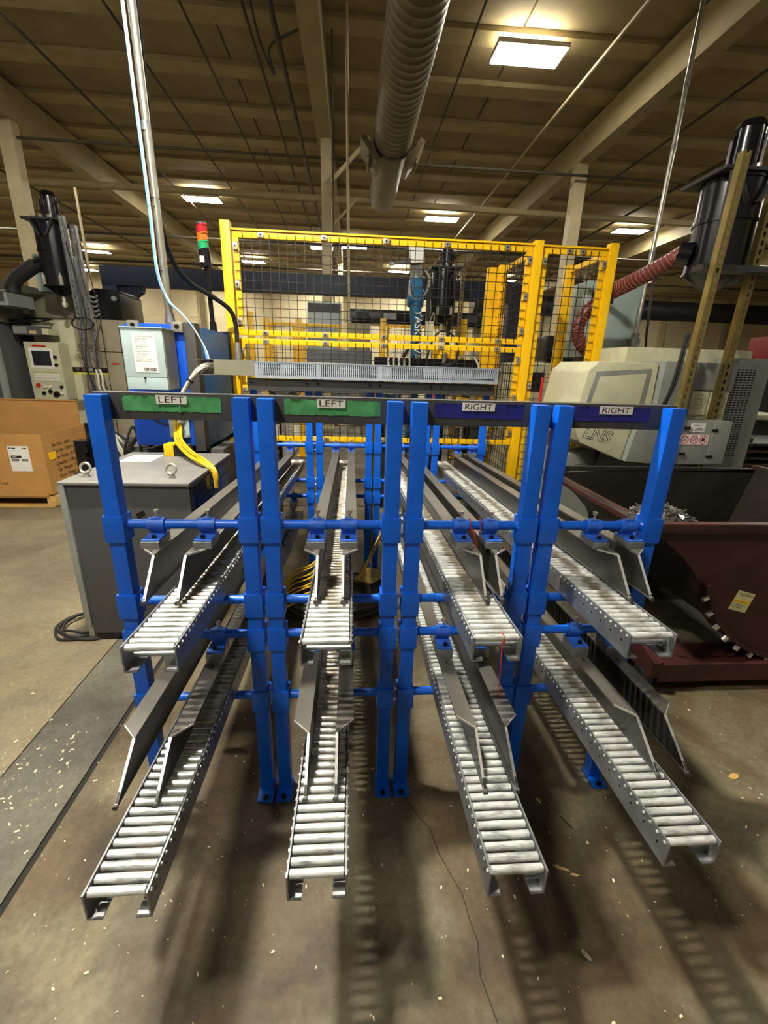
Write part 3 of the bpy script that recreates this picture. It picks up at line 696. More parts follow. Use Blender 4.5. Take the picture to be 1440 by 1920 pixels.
for k, (dy, dz) in enumerate(((.0, .0), (.028, .004), (.012, .03), (.034, .038), (.005, .06))):
    g = mb(); r_ = random.Random(60 + k); g.tube(smooth([(-.69 + .25 * i, 3.417 + dy + r_.uniform(-.003, .003), 1.567 + dz + r_.uniform(-.006, .006)) for i in range(8)]), .011, 7); build('cable', g, m_rubber if k != 2 else m_cable_g, t)  # added so the gaps between the duct fingers look dark
t = thing('cable_bundle', 'bundle of pale cables bending out of the open wire duct end', 'cables', (-1.15, 3.4, 1.3))
for k in range(7):
    a = k * .9; ox, oy = .014 * math.cos(a), .012 * math.sin(a)
    g = mb(); g.tube(smooth([(-.97 + ox, 3.44, 1.61 + oy), (-1.04 + ox, 3.425, 1.615 + oy), (-1.10 + ox, 3.40 + oy, 1.58 + oy), (-1.17 + ox, 3.40 + oy, 1.49), (-1.235 + ox, 3.41 + oy, 1.39), (-1.27 + ox, 3.43 + oy, 1.29), (-1.275 + ox, 3.44 + oy, 1.20)]), .0075, 6); build('cable', g, m_cable_w if k % 3 else m_cable_g, t)
for p, d in (((-1.16, 3.40, 1.505), (-.6, -.3, -.75)), ((-1.24, 3.41, 1.385), (-.5, -.2, -.85))):
    g = mb(); P = Vector(p); D = Vector(d).normalized(); g.tube([P - D * .006, P + D * .006], .027, 10); build('cable_tie', g, m_blackbolt, t)
t = thing('yellow_cable_bundle', 'bundle of yellow cables hanging from the gland plate behind the charcoal cabinet', 'cables', (-1.15, 3.2, .75))
for k in range(9):
    a = k * .7; ox, oy = .016 * math.cos(a), .010 * math.sin(a)
    ox *= 1.5; oy *= 1.5
    g = mb(); g.tube(smooth([(-1.30 + ox, 3.45, 1.23), (-1.295 + ox, 3.43 + oy, 1.17), (-1.23 + ox, 3.25 + oy, 1.10 + oy), (-1.10 + ox, 3.05 + oy, 1.055 + oy), (-.96 + ox * 1.2, 2.88 + oy * 2, 1.022 + abs(oy)), (-.87 + ox * .6, 2.81 + oy, .985), (-.858 + ox * .3, 2.80 + oy, .88)]), .0062, 6); build('cable', g, m_cable_y, t)
t = thing('yellow_cable_bundle', 'vertical yellow cable bundle between the middle pair of rear posts', 'cables', (.17, 3.52, .2))
for k in range(4):
    g = mb(); x = .160 + .008 * (k % 2) * 1.4; y = 3.515 + .010 * (k // 2)
    g.tube(smooth([(x, y, 1.45), (x + .003, y, 1.2), (x - .002, y, .8), (x + .002, y + .004, .4), (x, y, .05)]), .006, 6); build('cable', g, m_cable_y, t)

# ------------------------------------------------------------------ yellow safety fence
FY = 4.6
def wires(m, x0, x1, z0, z1, Y, px=.0785, pz=.0785, axis='X', r=.0027):
    n = max(1, round((x1 - x0) / px)); k = max(1, round((z1 - z0) / pz))
    for i in range(1, n):
        x = x0 + (x1 - x0) * i / n
        m.box(*( (x - r, x + r, Y - r, Y + r) if axis == 'X' else (Y - r, Y + r, x - r, x + r)), z0, z1)
    for j in range(1, k):
        z = z0 + (z1 - z0) * j / k
        m.box(*((x0, x1, Y - 3 * r, Y - r) if axis == 'X' else (Y - 3 * r, Y - r, x0, x1)), z - r, z + r)
def fpost(t, x, y, ztop, wd=.085):
    g = mb(); g.box(x - wd / 2, x + wd / 2, y - wd / 2, y + wd / 2, .012, ztop); p = build('post', g, m_yellow, t, bev=.008)
    g = mb(); g.box(x - .09, x + .09, y - .09, y + .09, 0, .012); build('base_plate', g, m_yellow, p)
def panel(t, x0, x1, z0, z1, Y, axis='X', clips=True, px=.0785, ca=5):
    fr = .05; nm = 'panel_frame'
    def B(a, b, c, d, th=.03):
        g = mb(); g.box(*((a, b, Y - th / 2, Y + th / 2) if axis == 'X' else (Y - th / 2, Y + th / 2, a, b)), c, d); return g
    f = build(nm, B(x0, x1, z1 - fr, z1), m_yellow, t, bev=.004)
    build(nm, B(x0, x1, z0, z0 + fr), m_yellow, t, bev=.004)
    build(nm, B(x0, x0 + fr, z0 + fr, z1 - fr), m_yellow, t); build(nm, B(x1 - fr, x1, z0 + fr, z1 - fr), m_yellow, t)
    g = mb(); wires(g, x0 + .012, x1 - .012, z0 + .012, z1 - .012, Y - .02 if axis == 'X' else Y - .02, px, px, axis)
    o = build('wire_mesh', g, m_wire, t, flat=True); o['kind'] = 'stuff'
    if clips and axis == 'X':
        for k in range(ca):
            x = x0 + .25 + (x1 - x0 - .5) * k / max(1, ca - 1)
            for z in (z0 + .025, z1 - .025):
                g = mb(); g.box(x - .028, x + .028, Y - .034, Y - .0245, z - .02, z + .02); c = build('mesh_clip', g, m_zinc, t, bev=.003)
                g = mb(); hexbolt(g, (x, Y - .034, z), (0, -1, 0), .008, .006); build('clip_bolt', g, m_blackbolt, c)
        for x in (x0 + .022, x1 - .022):
            for k in range(3):
                z = z0 + .12 + (z1 - z0 - .24) * k / 2
                g = mb(); g.box(x - .02, x + .02, Y - .034, Y - .0245, z - .03, z + .03); c = build('mesh_clip', g, m_zinc, t, bev=.003)
                g = mb(); hexbolt(g, (x, Y - .034, z), (0, -1, 0), .008, .006); build('clip_bolt', g, m_blackbolt, c)
t = thing('safety_fence', 'wide yellow wire-mesh fence panel facing us behind the wire duct', 'fence', (.3, FY, 0), 'yellow robot cell fences')
fpost(t, -1.125, FY, 2.82); fpost(t, 1.725, FY, 2.79)
panel(t, -1.07, 1.675, 1.885, 2.745, FY, ca=5); panel(t, -1.07, 1.675, .89, 1.86, FY, ca=5)
g = mb(); g.box(-1.075, 1.68, FY - .03, FY + .03, 2.75, 2.765); build('top_rail', g, m_yellow, t)
t = thing('safety_fence', 'narrow tall yellow mesh fence panel right of the corner post', 'fence', (2.1, FY, 0), 'yellow robot cell fences')
fpost(t, 2.45, FY, 2.80); panel(t, 1.775, 2.40, .25, 2.74, FY, ca=2)
g = mb(); g.box(1.77, 2.405, FY - .03, FY + .03, 2.745, 2.76); build('top_rail', g, m_yellow, t)
t = thing('safety_fence', 'yellow mesh side fence running back from the corner post', 'fence', (1.725, 5.1, 0), 'yellow robot cell fences')
fpost(t, 1.725, 5.62, 2.78, .10); panel(t, 4.66, 5.56, .25, 2.74, 1.725, 'Y'); 
g = mb(); g.box(1.55, 1.675, 5.57, 5.67, .3, 2.75); build('gusset_post', g, m_yellow, t, bev=.006)
t = thing('safety_fence', 'yellow back post and open top rail behind the right end post', 'fence', (2.45, 5.0, 0), 'yellow robot cell fences')
fpost(t, 2.45, 5.46, 2.78, .10)
g = mb(); g.box(2.43, 2.47, 4.65, 5.41, 2.70, 2.75); build('top_rail', g, m_yellow, t)
t = thing('safety_fence', 'yellow mesh fence far behind the robot at the back of the cell', 'fence', (0, 8.3, 0), 'yellow robot cell fences')
for x, zt in ((-1.73, 2.45), (-1.47, 2.37), (-.92, 2.37), (.53, 2.42), (1.95, 2.46)): fpost(t, x, 8.3, zt, .10)
panel(t, -1.41, -.98, .3, 2.3, 8.3, clips=False); panel(t, -.86, -.2, .3, 2.3, 8.3, clips=False); panel(t, .6, 1.88, .3, 2.33, 8.3, clips=False, px=.06)

# ------------------------------------------------------------------ robot and cell equipment
t = thing('industrial_robot', 'teal robot arm standing upright behind the mesh fence', 'robot', (.85, 5.9, 0))
g = mb(); g.box(.62, 1.08, 5.7, 6.15, 0, .55); build('riser', g, m_dgrey, t, bev=.01)
g = mb(); g.cyl((.85, 5.92, .55), (.85, 5.92, .80), .17, .14, 24); build('base', g, m_teal, t)
g = mb(); g.cyl((.85, 5.92, .80), (.85, 5.92, 1.12), .15, .12, 24); g.cyl((.72, 5.92, 1.15), (.98, 5.92, 1.15), .12, n=24); build('turret', g, m_teal, t)
g = mb(); rings = []
for f_, rx in ((0, .085), (.15, .072), (.8, .066), (1, .078)):
    z = 1.18 + 1.22 * f_; cx = .84 - .07 * f_
    rings.append([Vector((cx + rx * math.cos(2 * math.pi * k / 20), 5.92 + rx * 1.1 * math.sin(2 * math.pi * k / 20), z)) for k in range(20)])
g.loft(rings); arm = build('lower_arm', g, m_teal, t)
letters('YASKAWA', .12, (.765, 5.835, 2.30), (R(90), R(90), 0), m_white, arm, ext=.002)
g = mb(); g.cyl((.67, 5.92, 2.44), (.86, 5.92, 2.44), .10, n=24); g.cbox((.765, 5.92, 2.56), (.15, .17, .2), (0, R(-4), 0)); build('elbow', g, m_teal, t, bev=.008)
g = mb(); g.tube(smooth([(.765, 5.92, 2.58), (.76, 5.9, 2.70), (.745, 5.88, 2.80)]), [.075] * 6 + [.07] * 6 + [.055], 16); build('upper_arm', g, m_galv, t)
g = mb(); g.cbox((.75, 5.86, 2.90), (.16, .14, .19), (0, R(-5), 0)); build('controller_box', g, m_white, t, bev=.006, label='white box on the wrist')
for k in range(3):
    g = mb(); g.tube(smooth([(.82, 5.85, 2.75), (.88 + .02 * k, 5.82, 2.66), (.87 + .01 * k, 5.82, 2.52), (.80, 5.83, 2.42), (.72 - .02 * k, 5.83, 2.46), (.68, 5.84, 2.62)]), .010, 6); build('hose', g, m_cable_g if k else m_rubber, t)
g = mb(); g.cyl((.70, 5.84, 2.83), (.58, 5.80, 2.80), .035, .025, 12); g.cyl((.58, 5.80, 2.80), (.47, 5.78, 2.78), .018, n=10); g.cbox((.45, 5.78, 2.775), (.05, .03, .035)); build('gripper', g, m_galv, t)
g = mb(); g.cbox((.95, 5.87, 2.05), (.09, .07, .26)); g.tube(smooth([(.95, 5.86, 1.93), (.96, 5.85, 1.84), (.93, 5.84, 1.78), (.90, 5.85, 1.82)]), .013, 8); build('valve_pack', g, m_machl, t, bev=.005)
g = mb(); g.tube(smooth([(.95, 5.86, 2.18), (.99, 5.85, 2.28), (1.0, 5.85, 2.2), (.98, 5.85, 2.12)]), .008, 6); build('hose', g, m_cable_g, t)

# long station behind the fence
t = thing('transfer_station', 'dark machine bed with rails and cylinders behind the fence mid rail', 'machine', (.45, 5.35, 0))
for x in (-.95, .3, 1.4):
    for y in (5.15, 5.5):
        g = mb(); g.box(x, x + .09, y, y + .09, 0, 1.0); build('leg', g, m_dgrey, t)
g = mb(); g.box(-1.0, 1.5, 5.12, 5.6, 1.0, 1.08); build('bed_plate', g, m_dark, t, bev=.005)
g = mb(); g.box(-.5, .22, 5.2, 5.5, 1.62, 1.80); g.box(-.45, -.35, 5.25, 5.45, 1.08, 1.62); g.box(.08, .18, 5.25, 5.45, 1.08, 1.62); build('slide_housing', g, m_char, t, bev=.01)
g = mb(); g.box(-.55, .1, 5.185, 5.199, 1.60, 1.66); build('cover_plate', g, m_white, t)
g = mb(); g.box(.25, 1.45, 5.25, 5.4, 1.62, 1.74); g.box(.3, .36, 5.28, 5.36, 1.08, 1.62); g.box(1.3, 1.36, 5.28, 5.36, 1.08, 1.62); build('linear_rail', g, m_black, t, bev=.006)
g = mb(); g.box(.9, 1.16, 5.22, 5.34, 1.745, 1.87); build('yellow_head', g, m_yellow, t, bev=.006)
g = mb(); g.box(.80, .88, 5.22, 5.34, 1.745, 1.92); build('yellow_cap', g, m_machl, t, bev=.004)
g = mb(); g.cyl((1.03, 5.2, 1.78), (1.03, 5.2, 1.69), .04, .02, 14); g.cyl((1.03, 5.2, 1.81), (1.03, 5.2, 1.78), .028, n=14); build('valve', g, m_zinc, t)
g = mb(); g.tube(smooth([(.82, 5.12, 1.58), (.83, 5.1, 1.80), (.90, 5.08, 1.98), (1.0, 5.07, 2.02), (1.11, 5.08, 1.95), (1.16, 5.1, 1.82), (1.12, 5.12, 1.70), (1.0, 5.18, 1.66)]), .011, 8); build('hose_loop', g, m_rubber, t)
for k in range(3):
    g = mb(); x = .42 + .06 * k; g.tube(smooth([(x, 5.18, 1.58), (x - .02, 5.17, 1.72), (x + .03, 5.16, 1.80), (x + .09, 5.17, 1.74), (x + .10, 5.18, 1.62)]), .011, 8); build('white_hose', g, m_cable_w, t)
g = mb(); g.tube(smooth([(.56, 5.15, 1.74), (.62, 5.14, 1.84), (.72, 5.15, 1.92), (.78, 5.2, 1.93)]), .018, 8); build('black_hose', g, m_rubber, t)
g = mb(); g.tube(smooth([(1.18, 5.2, 1.75), (1.32, 5.18, 1.78), (1.40, 5.18, 1.72), (1.44, 5.18, 1.62)]), .012, 8); build('white_hose', g, m_cable_w, t)
for x, z, sx, sz, m_ in ((-.75, 1.22, .26, .28, m_mach), (-.42, 1.20, .2, .22, m_beige), (-.12, 1.24, .22, .3, m_mach), (.42, 1.22, .26, .26, m_teal), (.70, 1.28, .16, .16, m_silver), (.93, 1.22, .2, .24, m_white), (1.28, 1.22, .12, .24, m_yellow)):
    g = mb(); g.box(x - sx / 2, x + sx / 2, 5.13, 5.3, 1.081, 1.08 + sz); g.box(x - sx * .3, x + sx * .3, 5.128, 5.13, 1.12, 1.06 + sz * .9); build('tool_block', g, m_, t, bev=.008)
r_ = random.Random(11)
for k in range(14):
    x = r_.uniform(-.9, 1.4); z = r_.uniform(1.1, 1.45); g = mb()
    g.tube(smooth([(x, 5.11, z), (x + r_.uniform(-.1, .1), 5.09, z + r_.uniform(.05, .18)), (x + r_.uniform(-.15, .15), 5.08, z + r_.uniform(0, .1)), (x + r_.uniform(-.2, .2), 5.1, 1.1)]), r_.choice((.007, .010, .013)), 6); build('hose', g, r_.choice((m_rubber, m_rubber, m_cable_w, m_cable_g)), t)
for k in range(10):
    x = -.85 + k * .23; g = mb(); h_ = r_.uniform(.12, .32)
    g.cyl((x, 5.12, .98 - h_), (x, 5.12, .98), r_.uniform(.03, .06), n=14); g.cbox((x, 5.12, .97 - h_), (.12, .08, .04)); build('air_cylinder', g, r_.choice((m_zinc, m_black, m_machl, m_dgrey)), t)
t = thing('red_sign_frame', 'red framed white placard behind the third rear bay', 'sign', (.86, 4.78, 0))
g = mb(); g.box(.70, .84, 4.8, 4.81, 1.30, 1.52); build('board', g, m_machl, t)
g = mb(); g.box(.842, .868, 4.795, 4.812, 1.28, 1.54); g.box(.76, .8415, 4.795, 4.7995, 1.40, 1.43); build('red_bar', g, m_red, t)
g = mb(); g.cyl((.855, 4.815, 0), (.855, 4.815, 1.54), .012, n=10); g.cyl((.855, 4.815, 0), (.855, 4.815, .02), .1, n=18); build('stand', g, m_dgrey, t)

# ------------------------------------------------------------------ mist collectors
def mist(name_label, x, y, z0, s, hk=3.0, inlet=None, grp='mist collectors'):
    """x, y axis; z0 bottom of the drum; s drum radius and hk drum height in radii"""
    t = thing('mist_collector', name_label, 'mist collector', (x, y, 0), grp)
    h = s * hk; mh = s * 1.45
    g = mb(); g.cyl((x, y, z0), (x, y, z0 + h), s, n=32); d = build('drum', g, m_black, t)
    for zz in (z0 + .001, z0 + h * .55, z0 + h - .02):
        g = mb(); g.cyl((x, y, zz), (x, y, zz + .018), s + .010, n=32); build('band', g, m_black, d)
    g = mb(); g.cyl((x, y, z0 - s * .55), (x, y, z0), .05, s * .98, 32); build('cone', g, m_black, t)
    g = mb(); g.cyl((x, y, z0 - s * .55 - .13), (x, y, z0 - s * .55), .022, n=12); g.cyl((x, y, z0 - s * .55 - .11), (x, y, z0 - s * .55 - .07), .035, n=8); build('drain_valve', g, m_zinc, t)
    g = mb(); g.box(x - s * 1.25, x + s * 1.2, y - s * 1.1, y + s * 1.1, z0 + h + .005, z0 + h + .03); build('top_plate', g, m_dgrey, t, bev=.004)
    g = mb(); g.cyl((x + s * .15, y, z0 + h + .03), (x + s * .15, y, z0 + h + .03 + mh), s * .46, n=24); m0 = build('motor', g, m_black, t)
    for k in range(8):
        a = k * math.pi / 4; g = mb(); g.cbox((x + s * .15 + s * .47 * math.cos(a), y + s * .47 * math.sin(a), z0 + h + .03 + mh / 2), (.03, .008, mh * .7), (0, 0, a)); build('cooling_fin', g, m_black, m0)
    g = mb(); g.cyl((x + s * .15, y, z0 + h + .03 + mh), (x + s * .15, y, z0 + h + .08 + mh), s * .49, s * .36, 24); build('fan_cowl', g, m_black, m0)
    for k in range(3):
        g = mb(); xx = x - s * .5 + k * s * .5; hexbolt(g, (xx, y - s * .95, z0 + h + .03), (0, 0, 1), .018, .03); build('top_bolt', g, m_zinc, t)
    for sx in (-1, 1):
        g = mb(); g.bar((x + sx * s * .7, y - s * 1.02, z0 + h), (x + sx * s * .2, y - s * 1.06, z0 + h - s * .9), .04, .02); build('bracket', g, m_dgrey, t)
        g = mb(); xx = x + sx * s * .55; g.cbox((xx, y - s * .9, z0 + .06), (.035, .02, .10)); g.cyl((xx, y - s * .93, z0 + .02), (xx, y - s * .93, z0 + .14), .006, n=8); build('latch', g, m_zinc, t)
    if inlet:
        g = mb(); p = Vector(inlet[0]); q = Vector(inlet[1]); g.cyl(p, q, inlet[2], n=20); build('inlet_spigot', g, m_black, t)
    return t
def slotted_post(label, x, y, z1, x2=None, m_=m_strut, grp='slotted support posts', wd=.055, pitch=.06):
    t = thing('slotted_post', label, 'post', (x, y, 0), grp)
    x2 = x if x2 is None else x2
    def at(z): return x + (x2 - x) * z / z1
    g = mb()
    for (dx, dy, sx, sy) in ((-wd / 2, .0, .004, wd), (wd / 2, 0, .004, wd)):
        g.add([(at(z) + dx + a * sx / 2, y + dy + b * sy / 2, z) for z in (0, z1) for b in (-1, 1) for a in (-1, 1)], [(0, 2, 3, 1), (4, 5, 7, 6), (0, 1, 5, 4), (2, 6, 7, 3), (0, 4, 6, 2), (1, 3, 7, 5)])
    build('channel_side', g, m_, t, flat=True)
    g = mb()
    for dx in (-.019, .019):
        g.add([(at(z) + dx + a * .009, y - wd / 2 + b * .002, z) for z in (0, z1) for b in (-1, 1) for a in (-1, 1)], [(0, 2, 3, 1), (4, 5, 7, 6), (0, 1, 5, 4), (2, 6, 7, 3), (0, 4, 6, 2), (1, 3, 7, 5)])
    z = 0
    while z < z1 - .02: g.box(at(z) - .0105, at(z) + .0105, y - wd / 2 - .002, y - wd / 2 + .002, z, z + pitch * .42); z += pitch
    build('slotted_face', g, m_, t, flat=True)
    g = mb(); g.box(at(0) - .06, at(0) + .06, y - .06, y + .06, 0, .01); build('foot', g, m_, t)
    return t
# right mist collector
mist('big glossy black mist collector on slotted posts at the right edge', 3.01, 3.95, 2.44, .22, 3.0, ((2.80, 3.98, 2.60), (2.72, 4.03, 2.62), .085))
slotted_post('front slotted post standing before the right mist collector', 2.62, 3.5, 3.12, 2.69)
slotted_post('rear slotted post right of the right mist collector, beside the vent panel', 3.085, 3.69, 2.88, 3.13)
t = thing('post_brace', 'dark flat bar tying the slotted posts to the right mist collector', 'brace', (2.9, 3.6, 2.5))
g = mb(); g.box(2.6, 3.3, 3.535, 3.655, 2.40, 2.44); g.box(3.26, 3.3, 3.655, 4.2, 2.40, 2.44); build('cross_bar', g, m_dgrey, t)
g = mb(); g.box(2.70, 2.75, 3.56, 3.61, 2.36, 3.05); build('upright_bar', g, m_dgrey, t)
g = mb(); g.tube([(2.72, 3.58, 2.37), (2.72, 3.60, 1.92)], .018, 8); build('drain_tube', g, m_dgrey, t)
# left mist collector
mist('glossy black mist collector above the beige machine on the left', -3.60, 6.35, 2.45, .175, 3.9, ((-3.75, 6.33, 2.70), (-3.84, 6.30, 2.67), .075))
slotted_post('front slotted post carrying the left mist collector', -3.30, 6.15, 3.18, -3.35, m_galv, wd=.05)
slotted_post('rear slotted post beside the left mist collector', -3.19, 6.2, 3.10, -3.26, m_galv, wd=.05)
t = thing('black_hose', 'black flexible hose from the left mist collector down to the dark machine', 'hose', (-4.1, 6.3, 2.1))
g = mb(); pts = smooth([(-3.82, 6.3, 2.69), (-3.92, 6.28, 2.62), (-4.06, 6.27, 2.52), (-4.13, 6.27, 2.42), (-4.14, 6.27, 2.25)], 10)
g.tube(pts, [.075 + (.006 if i % 2 else 0) for i in range(len(pts))], 14); build('hose', g, m_rubber, t, ang=70)
# behind the robot
mist('black mist collector seen through the mesh right of the robot', 1.42, 7.6, 2.42, .19, 3.4)
slotted_post('beige slotted post right of the mist collector behind the robot', 1.70, 7.55, 3.0, 1.70)
t = thing('collector_stand', 'dark stand carrying the mist collector behind the robot', 'stand', (1.42, 7.7, 0))
g = mb(); g.box(1.20, 1.26, 7.82, 7.88, 0, 2.9); g.box(1.56, 1.62, 7.82, 7.88, 0, 2.9); g.box(1.20, 1.62, 7.80, 7.819, 2.5, 2.56); build('frame', g, m_dgrey, t)

# red flexible hose
t = thing('red_hose', 'ribbed dark red hose arching from the right mist collector behind the fence end', 'hose', (2.5, 4.3, 1.75))
g = mb(); pts = smooth([(2.76, 4.03, 2.62), (2.70, 4.12, 2.56), (2.60, 4.35, 2.47), (2.56, 4.72, 2.40), (2.48, 4.80, 2.32), (2.37, 4.84, 2.17), (2.355, 4.84, 2.02), (2.42, 4.82, 1.90), (2.55, 4.79, 1.83), (2.60, 4.78, 1.755)], 16)
L_ = [0.0]
for a, b in zip(pts[:-1], pts[1:]): L_.append(L_[-1] + (b - a).length)
def along(d):
    for i in range(len(pts) - 1):
        if L_[i + 1] >= d: return pts[i].lerp(pts[i + 1], (d - L_[i]) / max(1e-6, L_[i + 1] - L_[i]))
    return pts[-1]
N_ = 180; pp = [along(L_[-1] * k / N_) for k in range(N_ + 1)]
g.tube(pp, .063, 16); build('hose', g, m_hose, t, ang=80)
g = mb(); hp = []; prev = None; NH = 1100; turns = 44
for k in range(NH + 1):
    c = along(L_[-1] * k / NH); d = (along(min(L_[-1], L_[-1] * (k + 1) / NH)) - along(max(0, L_[-1] * (k - 1) / NH))).normalized()
    u = d.cross(Vector((0, 0, 1))) if prev is None else prev - d * prev.dot(d)
    u.normalize(); prev = u; v = d.cross(u); a = 6.2832 * turns * k / NH
    hp.append(c + (u * math.cos(a) + v * math.sin(a)) * .0665)
g.tube(hp, .0055, 5); build('wire_spiral', g, mat('hose_spiral', '96584e', .4), t, ang=80, label='paler spiral rib')
g = mb(); g.cyl((2.60, 4.78, 1.738), (2.60, 4.78, 1.78), .085, n=20); build('hose_clamp', g, m_zinc, t)

# ------------------------------------------------------------------ right hand machine
t = thing('bar_lathe', 'grey and cream machine with window panel and vents right of the yellow fence', 'machine', (2.7, 3.9, 0))
g = mb(); g.prism([(2.03, 1.735), (2.55, 1.735), (2.56, 1.36), (2.42, 1.17), (2.38, .91), (1.975, 1.065), (1.885, 1.23), (1.955, 1.66)], 'Y', 3.72, 4.45); hd = build('cream_head', g, m_machl, t, bev=.02, label='cream chip conveyor head')
g = mb(); g.prism([(2.02, 1.655), (2.49, 1.69), (2.47, 1.33), (1.955, 1.30)], 'Y', 3.712, 3.7195); o = build('window_frame', g, m_mach, hd, bev=.004)
g = mb(); g.prism([(2.055, 1.615), (2.455, 1.65), (2.435, 1.345), (1.995, 1.32)], 'Y', 3.708, 3.7115); build('window_panel', g, m_machl, hd, bev=.002)
letters('LNS', .15, (1.985, 3.7185, 1.115), (R(90), R(13), 0), m_ink, hd, offset=.004, ext=.0008, shear=.15)
letters('LNS', .15, (1.985, 3.7172, 1.115), (R(90), R(13), 0), m_machl, hd, offset=-.001, ext=.0008, shear=.15)
g = mb(); g.prism([(2.385, .915), (2.425, 1.172), (2.565, 1.362), (2.565, 1.75), (2.86, 1.75), (2.82, .95), (2.6, .90)], 'Y', 3.66, 4.45); build('grey_housing', g, m_mach, t, bev=.006)
g = mb(); g.box(2.53, 3.6, 4.1, 5.05, 1.60, 1.735); build('rear_deck', g, m_machl, t, bev=.01)
g = mb(); g.box(2.42, 3.6, 4.0, 4.45, 1.737, 1.87); build('top_beam', g, m_machl, t, bev=.01)
g = mb(); g.box(2.865, 3.25, 3.72, 4.45, 1.53, 1.75); build('upper_panel', g, m_mach, t, bev=.004)
g = mb(); g.box(2.865, 3.25, 3.74, 4.45, .9, 1.525); lp = build('lower_panel', g, m_machl, t, bev=.004)
for x in (2.905, 3.075):
    g = mb(); g.box(x, x + .155, 3.725, 3.7395, 1.32, 1.515); d = build('door_plate', g, m_machl, lp, bev=.003)
for x in (2.98, 3.15):
    g = mb(); g.tube([(x + .062 * math.cos(a * .2618), 3.7245, 1.43 + .062 * math.sin(a * .2618)) for a in range(24)], .0012, 4, closed=True); build('disc_outline', g, m_ink, lp)
    g = mb(); g.tube([(x - .032, 3.7245, 1.405), (x + .032, 3.7245, 1.405), (x + .032, 3.7245, 1.455), (x - .032, 3.7245, 1.455)], .0015, 4, closed=True); build('window_outline', g, m_ink, lp)
g = mb(); g.box(3.255, 3.66, 3.84, 4.45, .75, 1.80); vp = build('vent_panel', g, m_mach, t, bev=.004)
g = mb()
for j in range(36):
    for i in range(7):
        z = 1.70 - j * .0215; x = 3.285 + i * .037 + (0.004 if z < 1.1 else 0); g.box(x, x + .026, 3.8385, 3.8405, z, z + .0095)
o = build('vent_slots', g, m_blackbolt, vp, flat=True); o['kind'] = 'stuff'
g = mb(); g.box(1.95, 3.6, 4.0, 4.5, 0, .9); build('base', g, m_mach, t)
# control box with stickers
g = mb(); g.box(2.71, 3.135, 3.50, 3.655, .93, 1.295); bx = build('front_box', g, m_mach, t, bev=.006)
g = mb(); g.box(2.985, 3.135, 3.492, 3.4995, .94, 1.29); build('box_door', g, m_mach, bx, bev=.002)
for x, z in ((2.98, 1.22), (2.985, 1.0), (2.735, 1.235), (2.74, 1.02)):
    g = mb(); g.cyl((x, 3.492, z), (x, 3.483, z), .012, n=10); g.cyl((x + .028, 3.492, z + .002), (x + .028, 3.483, z + .002), .012, n=10); build('latch', g, m_blackbolt, bx)
g = mb(); g.box(2.785, 2.91, 3.4975, 3.4995, 1.205, 1.275); st = build('sticker', g, m_white, bx, flat=True)
letters('2-2005', .036, (2.79, 3.497, 1.213), FRONT, m_ink, st, ext=.0004); letters('GAGE   *', .02, (2.805, 3.497, 1.25), FRONT, m_ink, st, ext=.0004)
g = mb(); g.box(2.715, 2.965, 3.4975, 3.4995, 1.095, 1.185); st = build('prohibition_sticker', g, m_white, bx, flat=True)
for k in range(3):
    x = 2.755 + .082 * k; z = 1.14
    g = mb(); g.tube([(x + .031 * math.cos(a * .314), 3.497, z + .031 * math.sin(a * .314)) for a in range(20)], .0035, 5, closed=True); build('red_ring', g, m_red, st)
    g = mb(); g.bar((x - .022, 3.4968, z + .022), (x + .022, 3.4968, z - .022), .005, .002); build('red_slash', g, m_red, st)
    g = mb()
    if k < 2: g.bar((x - .014, 3.4965, z - .012), (x + .012, 3.4965, z + .014), .005, .001); g.bar((x - .012, 3.4965, z + .004), (x + .004, 3.4965, z - .014), .004, .001); g.cyl((x + .013, 3.497, z + .012), (x + .013, 3.496, z + .012), .006, n=8)
    else: g.cyl((x - .002, 3.497, z), (x - .002, 3.496, z), .016, n=10)
    build('pictogram', g, m_ink, st)
g = mb()
for k in range(18): g.box(2.716 + k * .014, 2.722 + k * .014, 3.4968, 3.4974, 1.096, 1.103); g.box(2.716 + k * .014, 2.722 + k * .014, 3.4968, 3.4974, 1.177, 1.184)
o = build('striped_edge', g, m_red, st, flat=True); o['kind'] = 'stuff'
g = mb(); g.tube(smooth([(2.645, 3.6, 1.95), (2.62, 3.58, 1.75), (2.60, 3.58, 1.55), (2.57, 3.6, 1.4), (2.52, 3.64, 1.30)]), .014, 8); g.tube(smooth([(2.66, 3.6, 1.95), (2.635, 3.57, 1.75), (2.615, 3.57, 1.55), (2.58, 3.6, 1.38)]), .008, 6); build('machine_cable', g, m_rubber, t)
g = mb(); g.tube([(1.90, 4.5, 1.28), (1.99, 4.5, 1.28), (2.01, 4.5, 1.58), (1.90, 4.5, 1.58)], .014, 6, closed=True); build('red_frame', g, m_red, t)
g = mb(); g.tube(smooth([(2.25, 3.9, .98), (2.2, 3.85, .86), (2.05, 3.9, .80), (1.95, 4.0, .75)]), .025, 8); build('black_hose', g, m_rubber, t)

